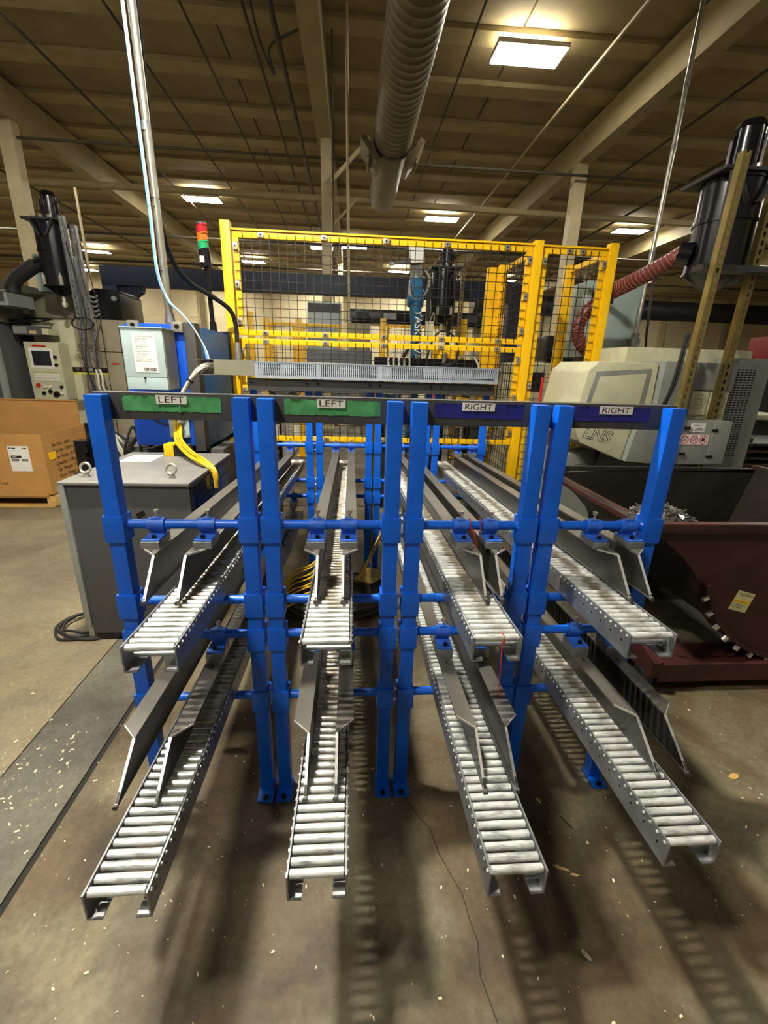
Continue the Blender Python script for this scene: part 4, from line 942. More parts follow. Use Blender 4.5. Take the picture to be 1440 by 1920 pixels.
# teal electrical panel and thin service pole
t = thing('electrical_panel', 'tall grey-green electrical cabinet behind the red hose', 'cabinet', (3.2, 5.75, 0))
g = mb(); g.box(2.74, 3.42, 5.55, 5.95, 1.82, 2.66); build('enclosure', g, m_xfmr, t, bev=.008)
g = mb(); g.box(2.78, 3.38, 5.535, 5.549, 1.88, 2.60); build('door', g, m_xfmr, t, bev=.004)
g = mb(); g.box(2.80, 3.06, 5.53, 5.534, 2.42, 2.54); build('door_window', g, m_screen, t)
g = mb(); g.box(2.85, 2.91, 5.6, 5.9, 0, 1.82); g.box(3.33, 3.39, 5.6, 5.9, 0, 1.82); build('stand', g, m_dgrey, t)
t = thing('service_pole', 'thin galvanised pole dropping from the roof beside the red hose', 'pole', (3.37, 5.42, 1.9))
g = mb(); g.cyl((3.36, 5.45, 1.92), (3.42, 5.45, 7.0), .023, n=14); build('pipe', g, m_galvpole, t)
for z in (2.9, 3.9, 4.45):
    g = mb(); g.cyl((3.36 + .012 * (z - 1.92), 5.45, z), (3.361 + .012 * (z - 1.92), 5.45, z + .06), .028, n=14); build('coupling', g, m_galv, t)
g = mb(); g.cyl((3.36, 5.45, 1.92), (3.36, 5.45, 2.10), .045, n=14); g.cbox((3.36, 5.46, 2.0), (.10, .10, .08)); build('junction_fitting', g, m_galv, t)
t = thing('grey_cable', 'dark cable looping down beside the thin service pole', 'cable', (3.5, 5.4, 1.8))
g = mb(); g.tube(smooth([(3.45, 5.45, 2.7), (3.46, 5.42, 2.3), (3.50, 5.42, 1.95), (3.60, 5.42, 1.74), (3.66, 5.5, 1.6), (3.66, 5.6, .02)]), .014, 8); build('cable', g, m_dgrey, t)

# plates stacked at the right edge
for k in range(5):
    t = thing('steel_plate', '%s of the dark plates stacked at the right edge behind the hopper' % ('lowest', 'second from bottom', 'middle', 'second from top', 'topmost')[k], 'plate', (4.9, 4.8, .62 + k * .075), 'plates in the rack at the right edge')
    g = mb(); g.box(4.32 + .012 * k, 5.6, 4.55 + .01 * k, 5.3, .62 + k * .075, .65 + k * .075); build('sheet', g, m_rust if k % 2 else m_dgrey, t, bev=.003)
t = thing('plate_rack', 'dark rack carrying the stacked plates at the right edge', 'rack', (4.9, 4.9, 0))
g = mb(); g.box(4.4, 4.5, 4.6, 5.2, 0, .62); g.box(5.4, 5.5, 4.6, 5.2, 0, .62); build('side_frame', g, m_dgrey, t)
g = mb()
for x in (4.42, 5.45):
    for k in range(5): g.box(x, x + .05, 4.65, 4.72, .651 + k * .075, .694 + k * .075); g.box(x, x + .05, 5.1, 5.17, .651 + k * .075, .694 + k * .075)
o = build('spacer_bar', g, m_rust, t); o['kind'] = 'stuff'
t = thing('cream_table', 'cream topped table with a yellow box at the right edge', 'table', (4.9, 5.9, 0))
g = mb(); g.box(4.5, 5.8, 5.5, 6.3, 1.12, 1.18); build('table_top', g, m_machl, t, bev=.005)
g = mb(); g.box(4.55, 4.62, 5.55, 6.2, 0, 1.12); g.box(5.65, 5.72, 5.55, 6.2, 0, 1.12); build('leg_frame', g, m_dgrey, t)
g = mb(); g.box(4.62, 5.0, 5.7, 6.0, 1.181, 1.38); build('yellow_box', g, m_yellow, t, bev=.006)
g = mb(); g.box(4.62, 5.0, 5.7, 6.0, 1.381, 1.62); build('navy_box', g, m_navy, t, bev=.006)

# ------------------------------------------------------------------ self-dumping hopper
t = thing('dump_hopper', 'maroon self-dumping hopper full of shavings right of the rack', 'hopper', (2.2, 2.5, 0))
HY0, HY1 = 1.96, 3.14
arc = []
cxr, czr, rr_ = 2.44, .80, .62                       # rocker arc
for k in range(0, 15):
    a = R(205 + (340 - 205) * k / 14); arc.append((cxr + rr_ * math.cos(a), czr + rr_ * math.sin(a)))
side = [(1.45, .93), (1.565, .86), (1.69, .765), (1.78, .67)] + [(1.815, .60), (1.83, .53)] + arc[1:] + [(3.08, .62), (3.12, .95)]
g = mb(); g.prism(side, 'Y', HY0, HY0 + .008); build('side_plate', g, m_maroon, t, flat=True)
g = mb(); g.prism([(x + .02, z + (.02 if x > 3 else 0)) for x, z in side], 'Y', HY1 - .008, HY1); build('side_plate', g, m_maroon, t, flat=True)
g = mb(); g.prism([(1.52, .925), (1.80, .67), (2.0, .39), (2.2, .28), (2.75, .29), (2.95, .44), (3.09, .97)], 'Y', HY1 - .012, HY1 - .0085); build('liner', g, m_hopin, t, flat=True, label='dark worn inside face')
g = mb(); g.prism([(1.52, .90), (1.80, .67), (2.0, .39), (2.2, .28), (2.75, .29), (2.95, .44), (3.09, .94)], 'Y', HY0 + .0125, HY0 + .0145); build('liner', g, m_hopin, t, flat=True, label='dark worn inside face')
th = .008
sheet = [(1.43, .945), (1.69, .772), (1.80, .66), (2.0, .36), (2.2, .25), (2.75, .26), (2.98, .42), (3.11, .99)]
inn = [(1.445, .955), (1.70, .782), (1.815, .668), (2.01, .372), (2.205, .262), (2.745, .272), (2.97, .428), (3.10, .99)]
g = mb(); g.prism(sheet + inn[::-1], 'Y', HY0 + .009, HY1 - .009); build('body_sheet', g, m_hopin, t, flat=True, label='dark worn inside sheet')
g = mb(); g.box(1.50, 3.14, HY0 - .030, HY0 + .012, .905, .955); build('rim', g, m_maroon, t, bev=.004)
g = mb(); g.box(1.50, 3.14, HY1 - .012, HY1 + .03, .945, .98); build('rim', g, m_hopin, t, bev=.004)
g = mb(); g.box(1.425, 1.50, HY0 - .03, HY1 + .03, .918, .945); build('lip', g, m_maroon, t, bev=.004)
g = mb(); g.box(3.10, 3.15, HY0 - .03, HY1 + .03, .955, 1.0); build('rim', g, m_maroon, t, bev=.004)
def bed(x):
    for (a, za), (b, zb_) in zip(inn[:-1], inn[1:]):
        if a <= x <= b: return za + (zb_ - za) * (x - a) / (b - a)
    return inn[0][1]
def heap(cx, cy, sx, sy, h, base):
    vs = []; n = 26; r = random.Random(5)
    for j in range(n):
        for i in range(n):
            u, v = i / (n - 1) * 2 - 1, j / (n - 1) * 2 - 1; d = max(0, 1 - u * u) * max(0, 1 - v * v)
            vs.append((cx + u * sx, cy + v * sy, max(bed(cx + u * sx) + .003, base + h * d ** .7 + r.uniform(-.02, .02) * (d > .02))))
    g = mb(); return g.add(vs, [(j * n + i, j * n + i + 1, (j + 1) * n + i + 1, (j + 1) * n + i) for j in range(n - 1) for i in range(n - 1)])
sw = build('swarf_heap', heap(1.80, 2.32, .26, .30, .26, .66), m_swarf, None, flat=True)
g = mb(); r_ = random.Random(9)
for k in range(900):
    u, v = r_.uniform(-.8, .8), r_.uniform(-.8, .8); z = .66 + .26 * ((1 - u * u) * (1 - v * v)) ** .7
    c = Vector((1.80 + u * .26, 2.32 + v * .30, max(bed(1.80 + u * .26) + .012, z + .006))); a = r_.uniform(0, 6.28); d = Vector((math.cos(a), math.sin(a), r_.uniform(-.4, .6))) * r_.uniform(.012, .03); q = Vector((-math.sin(a), math.cos(a), r_.uniform(0, 1))) * .003
    g.add([c - d - q, c + d - q, c + d + q, c - d + q], [(0, 1, 2, 3)])
cu = build('curl', g, m_swarf, sw, flat=True); cu['kind'] = 'stuff'
tag(sw, 'heap of shiny metal shavings inside the maroon hopper', 'shavings', kind='stuff')
# rocker track, base frame
g = mb(); ring_ = []
for k in range(18):
    a = R(196 + (300 - 196) * k / 17)
    ring_.append([Vector((cxr + q * math.cos(a), y, czr + q * math.sin(a))) for q, y in ((rr_ + .001, HY0 - .05), (rr_ + .018, HY0 - .05), (rr_ + .018, HY0 + .08), (rr_ + .001, HY0 + .08))])
g.loft(ring_); rk = build('rocker_track', g, m_maroon, t)
for k in range(7):
    a = R(203 + 9.0 * k); g = mb(); hexbolt(g, (cxr + (rr_ + .016) * math.cos(a), HY0 - .035, czr + (rr_ + .016) * math.sin(a)), (math.cos(a), 0, math.sin(a)), .014, .03); build('track_bolt', g, m_zinc, rk)
for y0, y1 in ((HY0 - .075, HY0 + .12), (HY1 - .10, HY1 + .10)):
    g = mb(); g.box(1.66, 3.2, y0, y1, .155, .168); g.box(1.66, 3.2, y0, y0 + .012, .06, .155); g.box(1.66, 3.2, y1 - .012, y1, .06, .155); b_ = build('base_beam', g, m_maroon, t, flat=True)
    for k in range(6):
        g = mb(); x = 1.74 + k * .09; g.cbox((x, (y0 + y1) / 2 - .03, .1684), (.05, .012, .0008), (0, 0, R(-25))); build('beam_slot', g, m_blackbolt, b_, flat=True)
for x in (1.60, 3.14):
    g = mb(); g.box(x, x + .06, HY0 - .09, HY1 + .10, .10, .20); build('base_beam', g, m_maroon, t, flat=True)
g = mb(); g.prism([(HY0 - .1, .20), (HY1, .20), (HY1, .52), (HY1 - .1, .52)], 'X', 1.60, 1.64); build('lug_plate', g, m_maroon, t, flat=True)
g = mb(); g.bar((1.66, HY0 + .02, .20), (1.73, HY1 - .05, .58), .05, .05); build('latch_arm', g, m_maroon, t)
for x in (1.63, 3.1):
    for y in (HY0 - .02, HY1 - .06):
        g = mb(); g.cyl((x - .045, y, .058), (x + .005, y, .058), .058, n=24); c = build('caster_wheel', g, m_rubber, t)
        g = mb(); g.cyl((x - .05, y, .058), (x + .01, y, .058), .022, n=12); build('hub', g, m_rust, c)
g = mb(); g.cbox((2.085, HY0 - .0015, .508), (.105, .0016, .115), (0, R(15), 0)); o = build('caution_label', g, mat('label_cream', 'd8cf94', .6), t, flat=True)
def on_label(dx, dz, ang=15):
    a = R(ang); return (2.085 + dx * math.cos(a) + dz * math.sin(a), HY0 - .0026, .508 - dx * math.sin(a) + dz * math.cos(a))
for txt, dz, sz in (('CAUTION', .033, .020), ('AVOID TIPPING', -.006, .0105), ('KEEP HANDS CLEAR', -.02, .007), ('OF DUMPING HOPPER', -.03, .007), ('LATCH BEFORE USE', -.04, .007)):
    letters(txt, sz, on_label(-.046, dz), (R(90), R(15), 0), m_ink, o, ext=.0002)
g = mb(); g.cbox(on_label(0, -.001)[:1] + (HY0 - .0024,) + on_label(0, -.001)[2:], (.1, .0004, .017), (0, R(15), 0)); build('yellow_band', g, m_yellow, o, flat=True)

# ------------------------------------------------------------------ cardboard box on pallet, left
BX, BY = -3.40, 5.05
t = thing('wooden_pallet', 'yellowish wooden pallet under the big cardboard box', 'pallet', (-4.2, 5.6, 0))
for k in range(6):
    g = mb(); y = BY + .02 + k * .16; g.box(-5.0, -3.38, y, y + .11, .108, .128); build('deck_board', g, m_wood, t)
for k in range(3):
    g = mb(); y = BY + .02 + k * .40; g.box(-5.0, -3.38, y, y + .10, 0, .018); build('bottom_board', g, m_wood, t)
for x in (-4.98, -4.2, -3.78 + .33):
    for k in range(3):
        g = mb(); y = BY + .02 + k * .40; g.box(x, x + .09, y, y + .12, .0185, .1075); build('block', g, m_wood, t)
t = thing('cardboard_box', 'big open eight-sided cardboard box with printed weights on a pallet', 'box', (-4.2, 5.6, .13))
def wall_seg(a, b, z0, z1, th, nm, m_=m_card):
    a = Vector((*a, 0)); b = Vector((*b, 0)); d = (b - a).normalized(); n_ = Vector((-d.y, d.x, 0)) * th
    g = mb(); g.add([(p.x, p.y, z) for z in (z0, z1) for p in (a, b, b + n_, a + n_)], [(0, 3, 2, 1), (4, 5, 6, 7), (0, 1, 5, 4), (1, 2, 6, 5), (2, 3, 7, 6), (3, 0, 4, 7)])
    return build(nm, g, m_, t, flat=True)
fw = wall_seg((-5.0, BY + .02), (-3.39, BY + .02), .15, .83, .012, 'front_wall')
dw = wall_seg((-3.378, BY + .021), (-3.402, BY + .935), .15, .83, .012, 'corner_wall')
wall_seg((-3.42, BY + .94), (-5.0, BY + .94), .15, .83, .012, 'back_wall')
g = mb(); g.box(-5.0, -3.42, BY + .035, BY + .925, .135, .15); build('bottom', g, m_card, t)
g = mb(); g.box(-5.0, -3.42, BY + .006, BY + .018, .13, .20); build('tray_edge', g, m_card, t, flat=True)
g = mb(); g.cbox((-4.5, BY + .965, .965), (2.04, .012, .29), (R(-3), 0, 0)); build('flap', g, m_card, t, flat=True)
g = mb(); g.cbox((-4.5, BY + .970, 1.115), (2.04, .028, .014)); build('flap_fold', g, m_card, t, flat=True)
g = mb(); g.cbox((-3.64, BY + .0185, .56), (.215, .0012, .28)); o = build('shipping_label', g, m_white, t, flat=True)
for x, z, w_, h_, s_ in ((-3.70, .675, .07, .014, 'HANIL'), (-3.575, .675, .045, .014, 'APG'), (-3.675, .58, .11, .03, 'APG'), (-3.69, .545, .075, .024, '20210'), (-3.59, .545, .065, .024, '00220')):
    g = mb(); g.box(x - w_ / 2, x + w_ / 2, BY + .0165, BY + .0178, z - h_ / 2, z + h_ / 2); build('print_block', g, m_ink, o, flat=True)
    letters(s_, h_ * .8, (x - w_ * .36, BY + .016, z - h_ * .28), FRONT, m_white, o, ext=.0003)
brown = mat('brown_print', '4e3a1c', .8)
letters('RE', .06, (-3.93, BY + .0185, .50), FRONT, brown, t); letters('K', .06, (-3.93, BY + .0185, .42), FRONT, brown, t); letters('., Ltd.', .06, (-3.95, BY + .0185, .26), FRONT, brown, t)
dv = Vector((-.027, 1.109)).normalized(); ang_ = math.atan2(dv.y, dv.x)
def dpt(d, z): return (-3.378 + dv.x * d + .002, BY + .021 + dv.y * d, z)
for k, s_ in enumerate(('Box No : APG', 'Part No : 20210-00220-A', 'Part Name : SUBASSY 700 RR LH', 'Quantity : 180ea / Box', 'Net Weight : 786kg', 'Gross Weight : 810kg', 'Hanil Machinery Co., Ltd')):
    letters(s_, .060, dpt(.15 + .008 * k, .665 - k * .073), (R(90), 0, ang_), brown, dw, ext=.0006)
g = mb(); c = dpt(.13, .575); g.cbox((c[0] + .002, c[1], c[2]), (.13, .0016, .085), (0, 0, ang_)); build('yellow_note', g, m_yellow, dw, flat=True)

# ------------------------------------------------------------------ machines on the left
t = thing('beige_lathe', 'beige machining centre with a tilted control panel on the left', 'machine', (-3.6, 7, 0))
g = mb(); g.box(-3.70, -2.98, 6.62, 8.4, 0, 2.12); build('body', g, m_beige, t, bev=.01)
g = mb(); g.prism([(6.66, 2.121), (6.75, 2.42), (8.4, 2.42), (8.4, 2.121)], 'X', -4.25, -3.55); build('sloped_hood', g, mat('machine_dirty', '6f6a55', .55, var=.2), t, bev=.01)
g = mb(); g.box(-4.28, -3.701, 6.7, 8.4, 0, 2.12); build('front_bay', g, m_machl, t, bev=.01)
CPT = Matrix.Translation((-4.27, 0, 1.08)) @ Matrix.Diagonal((1.19, 1, 1.22, 1)) @ Matrix.Translation((4.12, 0, -1.06))
g = mb(); g.T = CPT; g.box(-4.12, -3.76, 6.46, 6.69, 1.06, 1.66); cp = build('control_panel', g, m_machl, t, bev=.012)
g = mb(); g.T = CPT; g.box(-4.05, -3.86, 6.452, 6.459, 1.42, 1.57); build('screen', g, m_screen, cp, bev=.003)
g = mb(); g.T = CPT; g.box(-4.08, -3.835, 6.455, 6.4595, 1.39, 1.60); build('screen_bezel', g, m_white, cp, bev=.002)
g = mb(); g.T = CPT; g.box(-4.03, -3.89, 6.455, 6.4595, 1.61, 1.63); build('red_stripe', g, m_red, cp)
g = mb(); g.T = CPT; g.box(-4.08, -3.79, 6.455, 6.4595, 1.255, 1.375); kp = build('keypad', g, m_machl, cp)
for j in range(4):
    for i in range(9):
        g = mb(); g.T = CPT; x = -4.065 + i * .03; z = 1.268 + j * .026; g.box(x, x + .022, 6.45, 6.4545, z, z + .017); build('key', g, mat('key_green', 'b5b98a', .6) if j == 3 else m_white, kp, flat=True)
for x, z, r_, m_ in ((-4.045, 1.215, .022, m_red), (-4.0, 1.13, .02, m_black), (-3.93, 1.15, .022, m_black), (-3.87, 1.12, .035, m_black), (-3.80, 1.2, .018, m_black), (-3.805, 1.13, .016, m_white), (-3.81, 1.51, .018, m_black), (-3.81, 1.43, .018, m_black), (-3.97, 1.2, .014, m_white), (-3.92, 1.2, .014, m_white)):
    g = mb(); g.T = CPT; g.cyl((x, 6.459, z), (x, 6.435, z), r_, r_ * .85, 16); build('knob', g, m_, cp)
IBT = Matrix.Translation((-.16, 0, .17))
g = mb(); g.T = IBT; g.box(-4.13, -3.80, 6.35, 6.6, 1.72, 1.83); ib = build('readout_box', g, m_char, t, bev=.006)
g = mb(); g.T = IBT; g.box(-4.12, -3.96, 6.344, 6.349, 1.735, 1.815); build('readout_face', g, m_mach, ib)
g = mb(); g.T = IBT; g.box(-3.93, -3.85, 6.344, 6.349, 1.735, 1.77); build('yellow_tag', g, mat('pale_yellow', 'd6c27a', .6), ib)
g = mb(); g.T = IBT; g.box(-3.799, -3.72, 6.38, 6.6, 1.73, 1.80); build('bracket_box', g, m_machl, ib)
g = mb(); g.T = IBT; g.tube([(-4.14, 6.35, 1.88), (-3.80, 6.35, 1.88), (-3.78, 6.6, 1.93), (-4.12, 6.6, 1.93)], .014, 6, closed=True); g.box(-4.1, -3.8, 6.38, 6.58, 1.885, 1.895); build('shelf', g, m_black, t)
g = mb(); g.tube([(-3.66, 6.612, 1.80), (-3.48, 6.612, 1.80), (-3.44, 6.612, 1.22), (-3.60, 6.612, 1.22)], .006, 4, closed=True); build('door_outline', g, mat('dark_green', '2f4630', .6), t)
for x in (-3.34, -3.12):
    g = mb(); g.box(x, x + .006, 6.615, 6.6195, .9, 2.10); build('panel_seam', g, m_black, t, flat=True)
g = mb(); g.box(-3.72, -3.0, 6.615, 6.6195, 1.715, 1.722); build('panel_seam', g, m_black, t, flat=True)
g = mb(); g.box(-3.27, -3.18, 6.612, 6.6185, 1.555, 1.575); build('red_label', g, m_red, t)
PST = Matrix.Translation((.10, -.03, 0))
t = thing('power_strip', 'black power strip with yellow-green edge hung across the left slotted posts', 'power strip', (-3.4, 6.12, 1.45))
g = mb(); g.T = PST; g.box(-3.60, -3.19, 6.12, 6.165, 1.46, 1.52); b_ = build('strip', g, m_black, t, bev=.004)
g = mb(); g.T = PST; g.box(-3.60, -3.17, 6.11, 6.168, 1.435, 1.455); build('yellow_edge', g, mat('lime', 'b3b52c', .5), t)
for x in (-3.56, -3.48, -3.40, -3.30):
    g = mb(); g.T = PST; g.box(x, x + .045, 6.112, 6.1195, 1.475, 1.508); build('socket', g, m_mach if x > -3.45 else m_rust, b_)
for x in (-3.31, -3.26):
    g = mb(); g.T = PST; g.tube(smooth([(x, 6.10, 1.5), (x + .02, 6.09, 1.4), (x + .01, 6.09, 1.3), (x + .03, 6.1, 1.22)]), .012, 6); build('glove_cord', g, m_cable_w, t)
for k in range(4):
    t = thing('machine_cable', ('thick dark', 'thin brown', 'dark', 'outer dark')[k] + ' cable hanging down the ' + ('front', 'rear', 'rear', 'front')[k] + ' left slotted post', 'cable', (-3.3, 6.15, 1.2))
    g = mb(); x = (-3.28, -3.17, -3.12, -3.32)[k]; r_ = random.Random(k)
    g.tube(smooth([(x - .04, 6.10, 2.9), (x - .03 + r_.uniform(-.03, .03), 6.13, 2.5), (x + r_.uniform(-.05, .05), 6.12, 2.1), (x + r_.uniform(-.05, .06), 6.08, 1.8), (x + r_.uniform(-.05, .05), 6.07, 1.5), (x + .05, 6.08, 1.0), (x + .04, 6.1, .02)]), .006 + .002 * (k == 0), 7); build('cable', g, (m_rubber, m_rust, m_rubber, m_dgrey)[k], t)
t = thing('cable_coil', 'coil of dark cable hung on the left slotted posts', 'cable', (-3.4, 6.1, 2.05))
g = mb(); g.tube([(-3.30 + (.12 + .006 * k % .02) * math.cos(k * .42), 6.12 - .002 * (k // 15), 2.03 + .07 * math.sin(k * .42)) for k in range(46)], .008, 6); build('coil', g, m_rubber, t)
t = thing('dark_machine', 'tall black machine with silver edge strips at the left edge', 'machine', (-5, 6.5, 0))
g = mb(); g.box(-6.2, -4.36, 6.1, 8.2, 0, 2.02); build('body', g, m_char, t, bev=.01)
g = mb(); g.box(-6.2, -4.32, 6.10, 8.0, 2.025, 2.52); build('upper_body', g, mat('machine_dirty2', '5c584b', .55, var=.2), t, bev=.01)
g = mb(); g.prism([(-4.36, 0), (-4.30, 0), (-4.30, 2.05), (-4.42, 2.24), (-4.48, 2.24), (-4.36, 2.02)], 'Y', 6.04, 6.09); build('edge_strip', g, m_silver, t, flat=True, label='silver edge strip')
g = mb(); g.box(-4.48, -4.06, 6.04, 6.5, 2.20, 2.24); g.box(-4.10, -4.06, 6.04, 6.5, 2.24, 2.34); build('shelf_lip', g, m_silver, t)
g = mb(); g.tube([(-6.0, 6.06, 2.36), (-4.08, 6.06, 2.36)], .012, 6); build('rail', g, m_silver, t)
g = mb(); g.box(-4.55, -4.50, 6.07, 6.099, 1.02, 1.34); build('door_handle', g, m_silver, t, bev=.008)
t = thing('chip_housing', 'black rounded housing on the beige machine beside the blue gantry leg', 'housing', (-2.9, 7, 1.86))
g = mb(); g.prism([(-3.50, 2.122), (-3.50, 2.36), (-3.44, 2.46), (-3.36, 2.50), (-3.10, 2.49), (-3.06, 2.44), (-3.06, 2.122)], 'Y', 6.62 + .02, 7.3); build('housing', g, m_black, t, bev=.015)
g = mb(); g.cyl((-3.12, 6.64, 2.38), (-3.12, 6.60, 2.38), .03, n=14); build('knob', g, m_silver, t)
for k in range(5):
    g = mb(); z = 2.15 + k * .055; g.tube(smooth([(-3.47, 6.63, z), (-3.43, 6.60, z + .03), (-3.37, 6.60, z + .01), (-3.33, 6.63, z + .04)]), .014, 7); build('hose_coil', g, m_silver, t)
t = thing('grey_panel_box', 'grey-green junction box on a bracket behind the left mist collector', 'electrical box', (-3.9, 6.9, 2.5))
g = mb(); g.box(-4.25, -3.72, 6.95, 7.15, 2.47, 2.92); build('box', g, m_xfmr, t, bev=.006)
g = mb(); g.box(-4.22, -3.74, 6.94, 6.949, 2.80, 2.89); build('dark_window', g, m_screen, t)
g = mb(); g.box(-4.12, -3.98, 6.94, 6.949, 2.765, 2.785); build('name_strip', g, m_white, t)
g = mb(); g.box(-4.05, -3.95, 7.0, 7.1, 2.421, 2.4695); build('bracket', g, m_dgrey, t)
for i, (x, y, z0) in enumerate(((-5.07, 10, 2.3), (-5.9, 8.2, 2.31))):
    t = thing('service_pole', ('thin pale pole above the left mist collector', 'thin pale pole at the far left above the dark machine')[i], 'pole', (x, y, 0))
    g = mb(); g.cyl((x, y, 0 if i == 0 else z0), (x - .05, y, 4.6 if i == 0 else 7.0), .024, n=10); build('pipe', g, m_cream, t)

# navy gantry
t = thing('gantry_frame', 'navy blue overhead gantry beam on two legs crossing behind the fence', 'gantry', (-.7, 9.1, 0))
g = mb(); g.box(-4.42, 3.2, 9.0, 9.25, 2.86, 3.17); build('beam', g, m_navy, t, bev=.01)
for x in (-4.42, 2.95):
    g = mb(); g.box(x, x + .25, 9.0, 9.25, .015, 2.858); o = build('leg', g, m_navy, t, bev=.008)
    g = mb(); g.box(x - .1, x + .35, 8.9, 9.35, 0, .014); build('foot_plate', g, m_navy, o)
g = mb(); g.prism([(-4.165, 2.855), (-3.75, 2.855), (-3.78, 2.76), (-4.165, 2.52)], 'Y', 9.06, 9.2); build('gusset', g, m_navy, t)
g = mb(); g.box(-4.35, 3.1, 9.05, 9.2, 3.172, 3.185); build('top_strip', g, m_dgrey, t)
# hanging electrical panel in front of the column
t = thing('electrical_panel', 'grey-green electrical panel standing before the central column', 'cabinet', (-.5, 8.7, 0))
g = mb(); g.box(-.80, -.20, 8.65, 8.95, 1.2, 2.68); build('enclosure', g, m_xfmr, t, bev=.008)
g = mb(); g.box(-.78, -.22, 8.64, 8.649, 2.52, 2.66); build('dark_window', g, m_screen, t)
g = mb(); g.box(-.76, -.24, 8.635, 8.649, 1.25, 2.50); build('door', g, m_xfmr, t, bev=.004)
g = mb(); g.box(-.76, -.70, 8.7, 8.9, 0, 1.2); g.box(-.30, -.24, 8.7, 8.9, 0, 1.2); build('stand', g, m_dgrey, t)
t = thing('service_pole', 'thin pale pole dropping to the panel before the central column', 'pole', (-.05, 8.9, 2.4))
g = mb(); g.cyl((-.06, 8.9, 2.0), (-.12, 8.9, 6.9), .026, n=10); build('pipe', g, m_cream, t)
g = mb(); g.cyl((-.06, 8.9, 2.38), (-.06, 8.9, 2.48), .05, n=12); g.cyl((-.06, 8.9, 0), (-.06, 8.9, 2.0), .018, n=10); build('fitting', g, m_zinc, t)
t = thing('service_pole', 'thin dark rod beside the pale pole near the central column', 'pole', (-.35, 9.5, 2.4))
g = mb(); g.cyl((-.35, 9.5, 0), (-.37, 9.5, 6.9), .014, n=8); build('pipe', g, m_pipe, t)
# far machinery
t = thing('far_machine', 'long dark overhead machine line behind the robot far across the hall', 'machine', (1.5, 13, 0))
g = mb(); g.box(-.1, 4.2, 13.2, 14.2, 2.75, 3.1); build('top', g, m_black, t, bev=.02)
for k in range(5):
    g = mb(); x = .1 + k * .75; g.box(x, x + .35, 13.1, 13.19, 2.85, 3.02); build('access_panel', g, m_galv if k % 2 else m_dgrey, t)
g = mb(); g.box(-.1, .5, 13.2, 14.2, 0, 2.74); build('end_frame', g, m_beige, t, bev=.02)
g = mb(); g.box(3.6, 4.2, 13.2, 14.2, 0, 2.74); build('end_frame', g, m_beige, t, bev=.02)
t = thing('far_machine', 'grey boxy machine on the floor beyond the left gantry leg', 'machine', (-3, 14, 0))
g = mb(); g.box(-5.2, -3.4, 14, 16, 0, 2.3); build('body', g, m_beige, t, bev=.03)
g = mb(); g.box(-5.0, -3.6, 13.97, 13.999, .9, 2.0); build('door', g, m_mach, t, bev=.01)
g = mb(); g.box(-4.9, -4.4, 13.95, 13.969, 1.2, 1.8); build('window', g, m_screen, t)
t = thing('far_machine', 'cream machine behind the narrow fence panel on the right', 'machine', (3.2, 7.4, 0))
g = mb(); g.box(2.45, 3.1, 6.6, 7.6, 0, 1.75); build('body', g, m_machl, t, bev=.05)
g = mb(); g.box(2.62, 2.80, 6.585, 6.599, 1.35, 1.62); build('door_window', g, m_screen, t, bev=.01)
g = mb(); g.box(3.12, 3.75, 6.7, 7.6, 0, 1.78); build('grey_side', g, m_mach, t, bev=.02)
g = mb(); g.box(2.9, 3.6, 6.9, 7.4, 1.781, 2.15); build('black_unit', g, m_black, t, bev=.04)
t = thing('far_duct', 'dark round duct running sideways before the right of the back wall', 'duct', (16, 26, 4.8))
g = mb(); g.cyl((6.5, 26, 5.0), (33, 26, 5.0), .5, n=28); build('main_run', g, m_dgrey, t)
for k in range(6):
    g = mb(); x = 8 + k * 4; g.tube([(x, 26, 5.5), (x, 26, 7.1)], .02, 6); build('hanger_rod', g, m_galv, t)
t = thing('red_machine', 'dark red machine top at the far right edge beyond the vent panel', 'machine', (7, 8, 0))
g = mb(); g.box(6.7, 8.7, 8.0, 9.2, 0, 1.95); build('body', g, m_dgrey, t, bev=.03)
g = mb(); g.box(8.05, 8.6, 8.05, 9.1, 1.951, 2.40); build('red_cover', g, mat('deep_red', '8a1c20', .45), t, bev=.03)
g = mb(); g.box(6.2, 6.69, 8.1, 9.1, 0, 2.05); build('side_unit', g, m_rust, t, bev=.02)

t = thing('pump_unit', 'dark cluttered pump unit seen between the left post and the blue cabinet', 'machine', (-2.3, 4.7, 0))
g = mb(); g.box(-2.75, -1.95, 4.5, 5.0, 0, .55); build('tank', g, m_dgrey, t, bev=.01)
r_ = random.Random(31)
for k in range(9):
    g = mb(); x = r_.uniform(-2.65, -2.05); y = r_.uniform(4.52, 4.85); h_ = r_.uniform(.2, .5); g.cyl((x, y, .551), (x, y, .55 + h_), r_.uniform(.05, .10), n=14); g.cbox((x + .03, y - .06, .6 + h_ * .6), (.09, .06, .07)); build('pump', g, r_.choice((m_black, m_black, m_dgrey, m_galv)), t, bev=.003)
for k in range(8):
    g = mb(); x = r_.uniform(-2.6, -2.1); g.tube(smooth([(x, 4.5, .6), (x + r_.uniform(-.15, .15), 4.42, .85), (x + r_.uniform(-.2, .2), 4.45, 1.02), (x + r_.uniform(-.2, .2), 4.55, .7)]), .012, 6); build('hose', g, r_.choice((m_rubber, m_rubber, m_cable_w)), t)

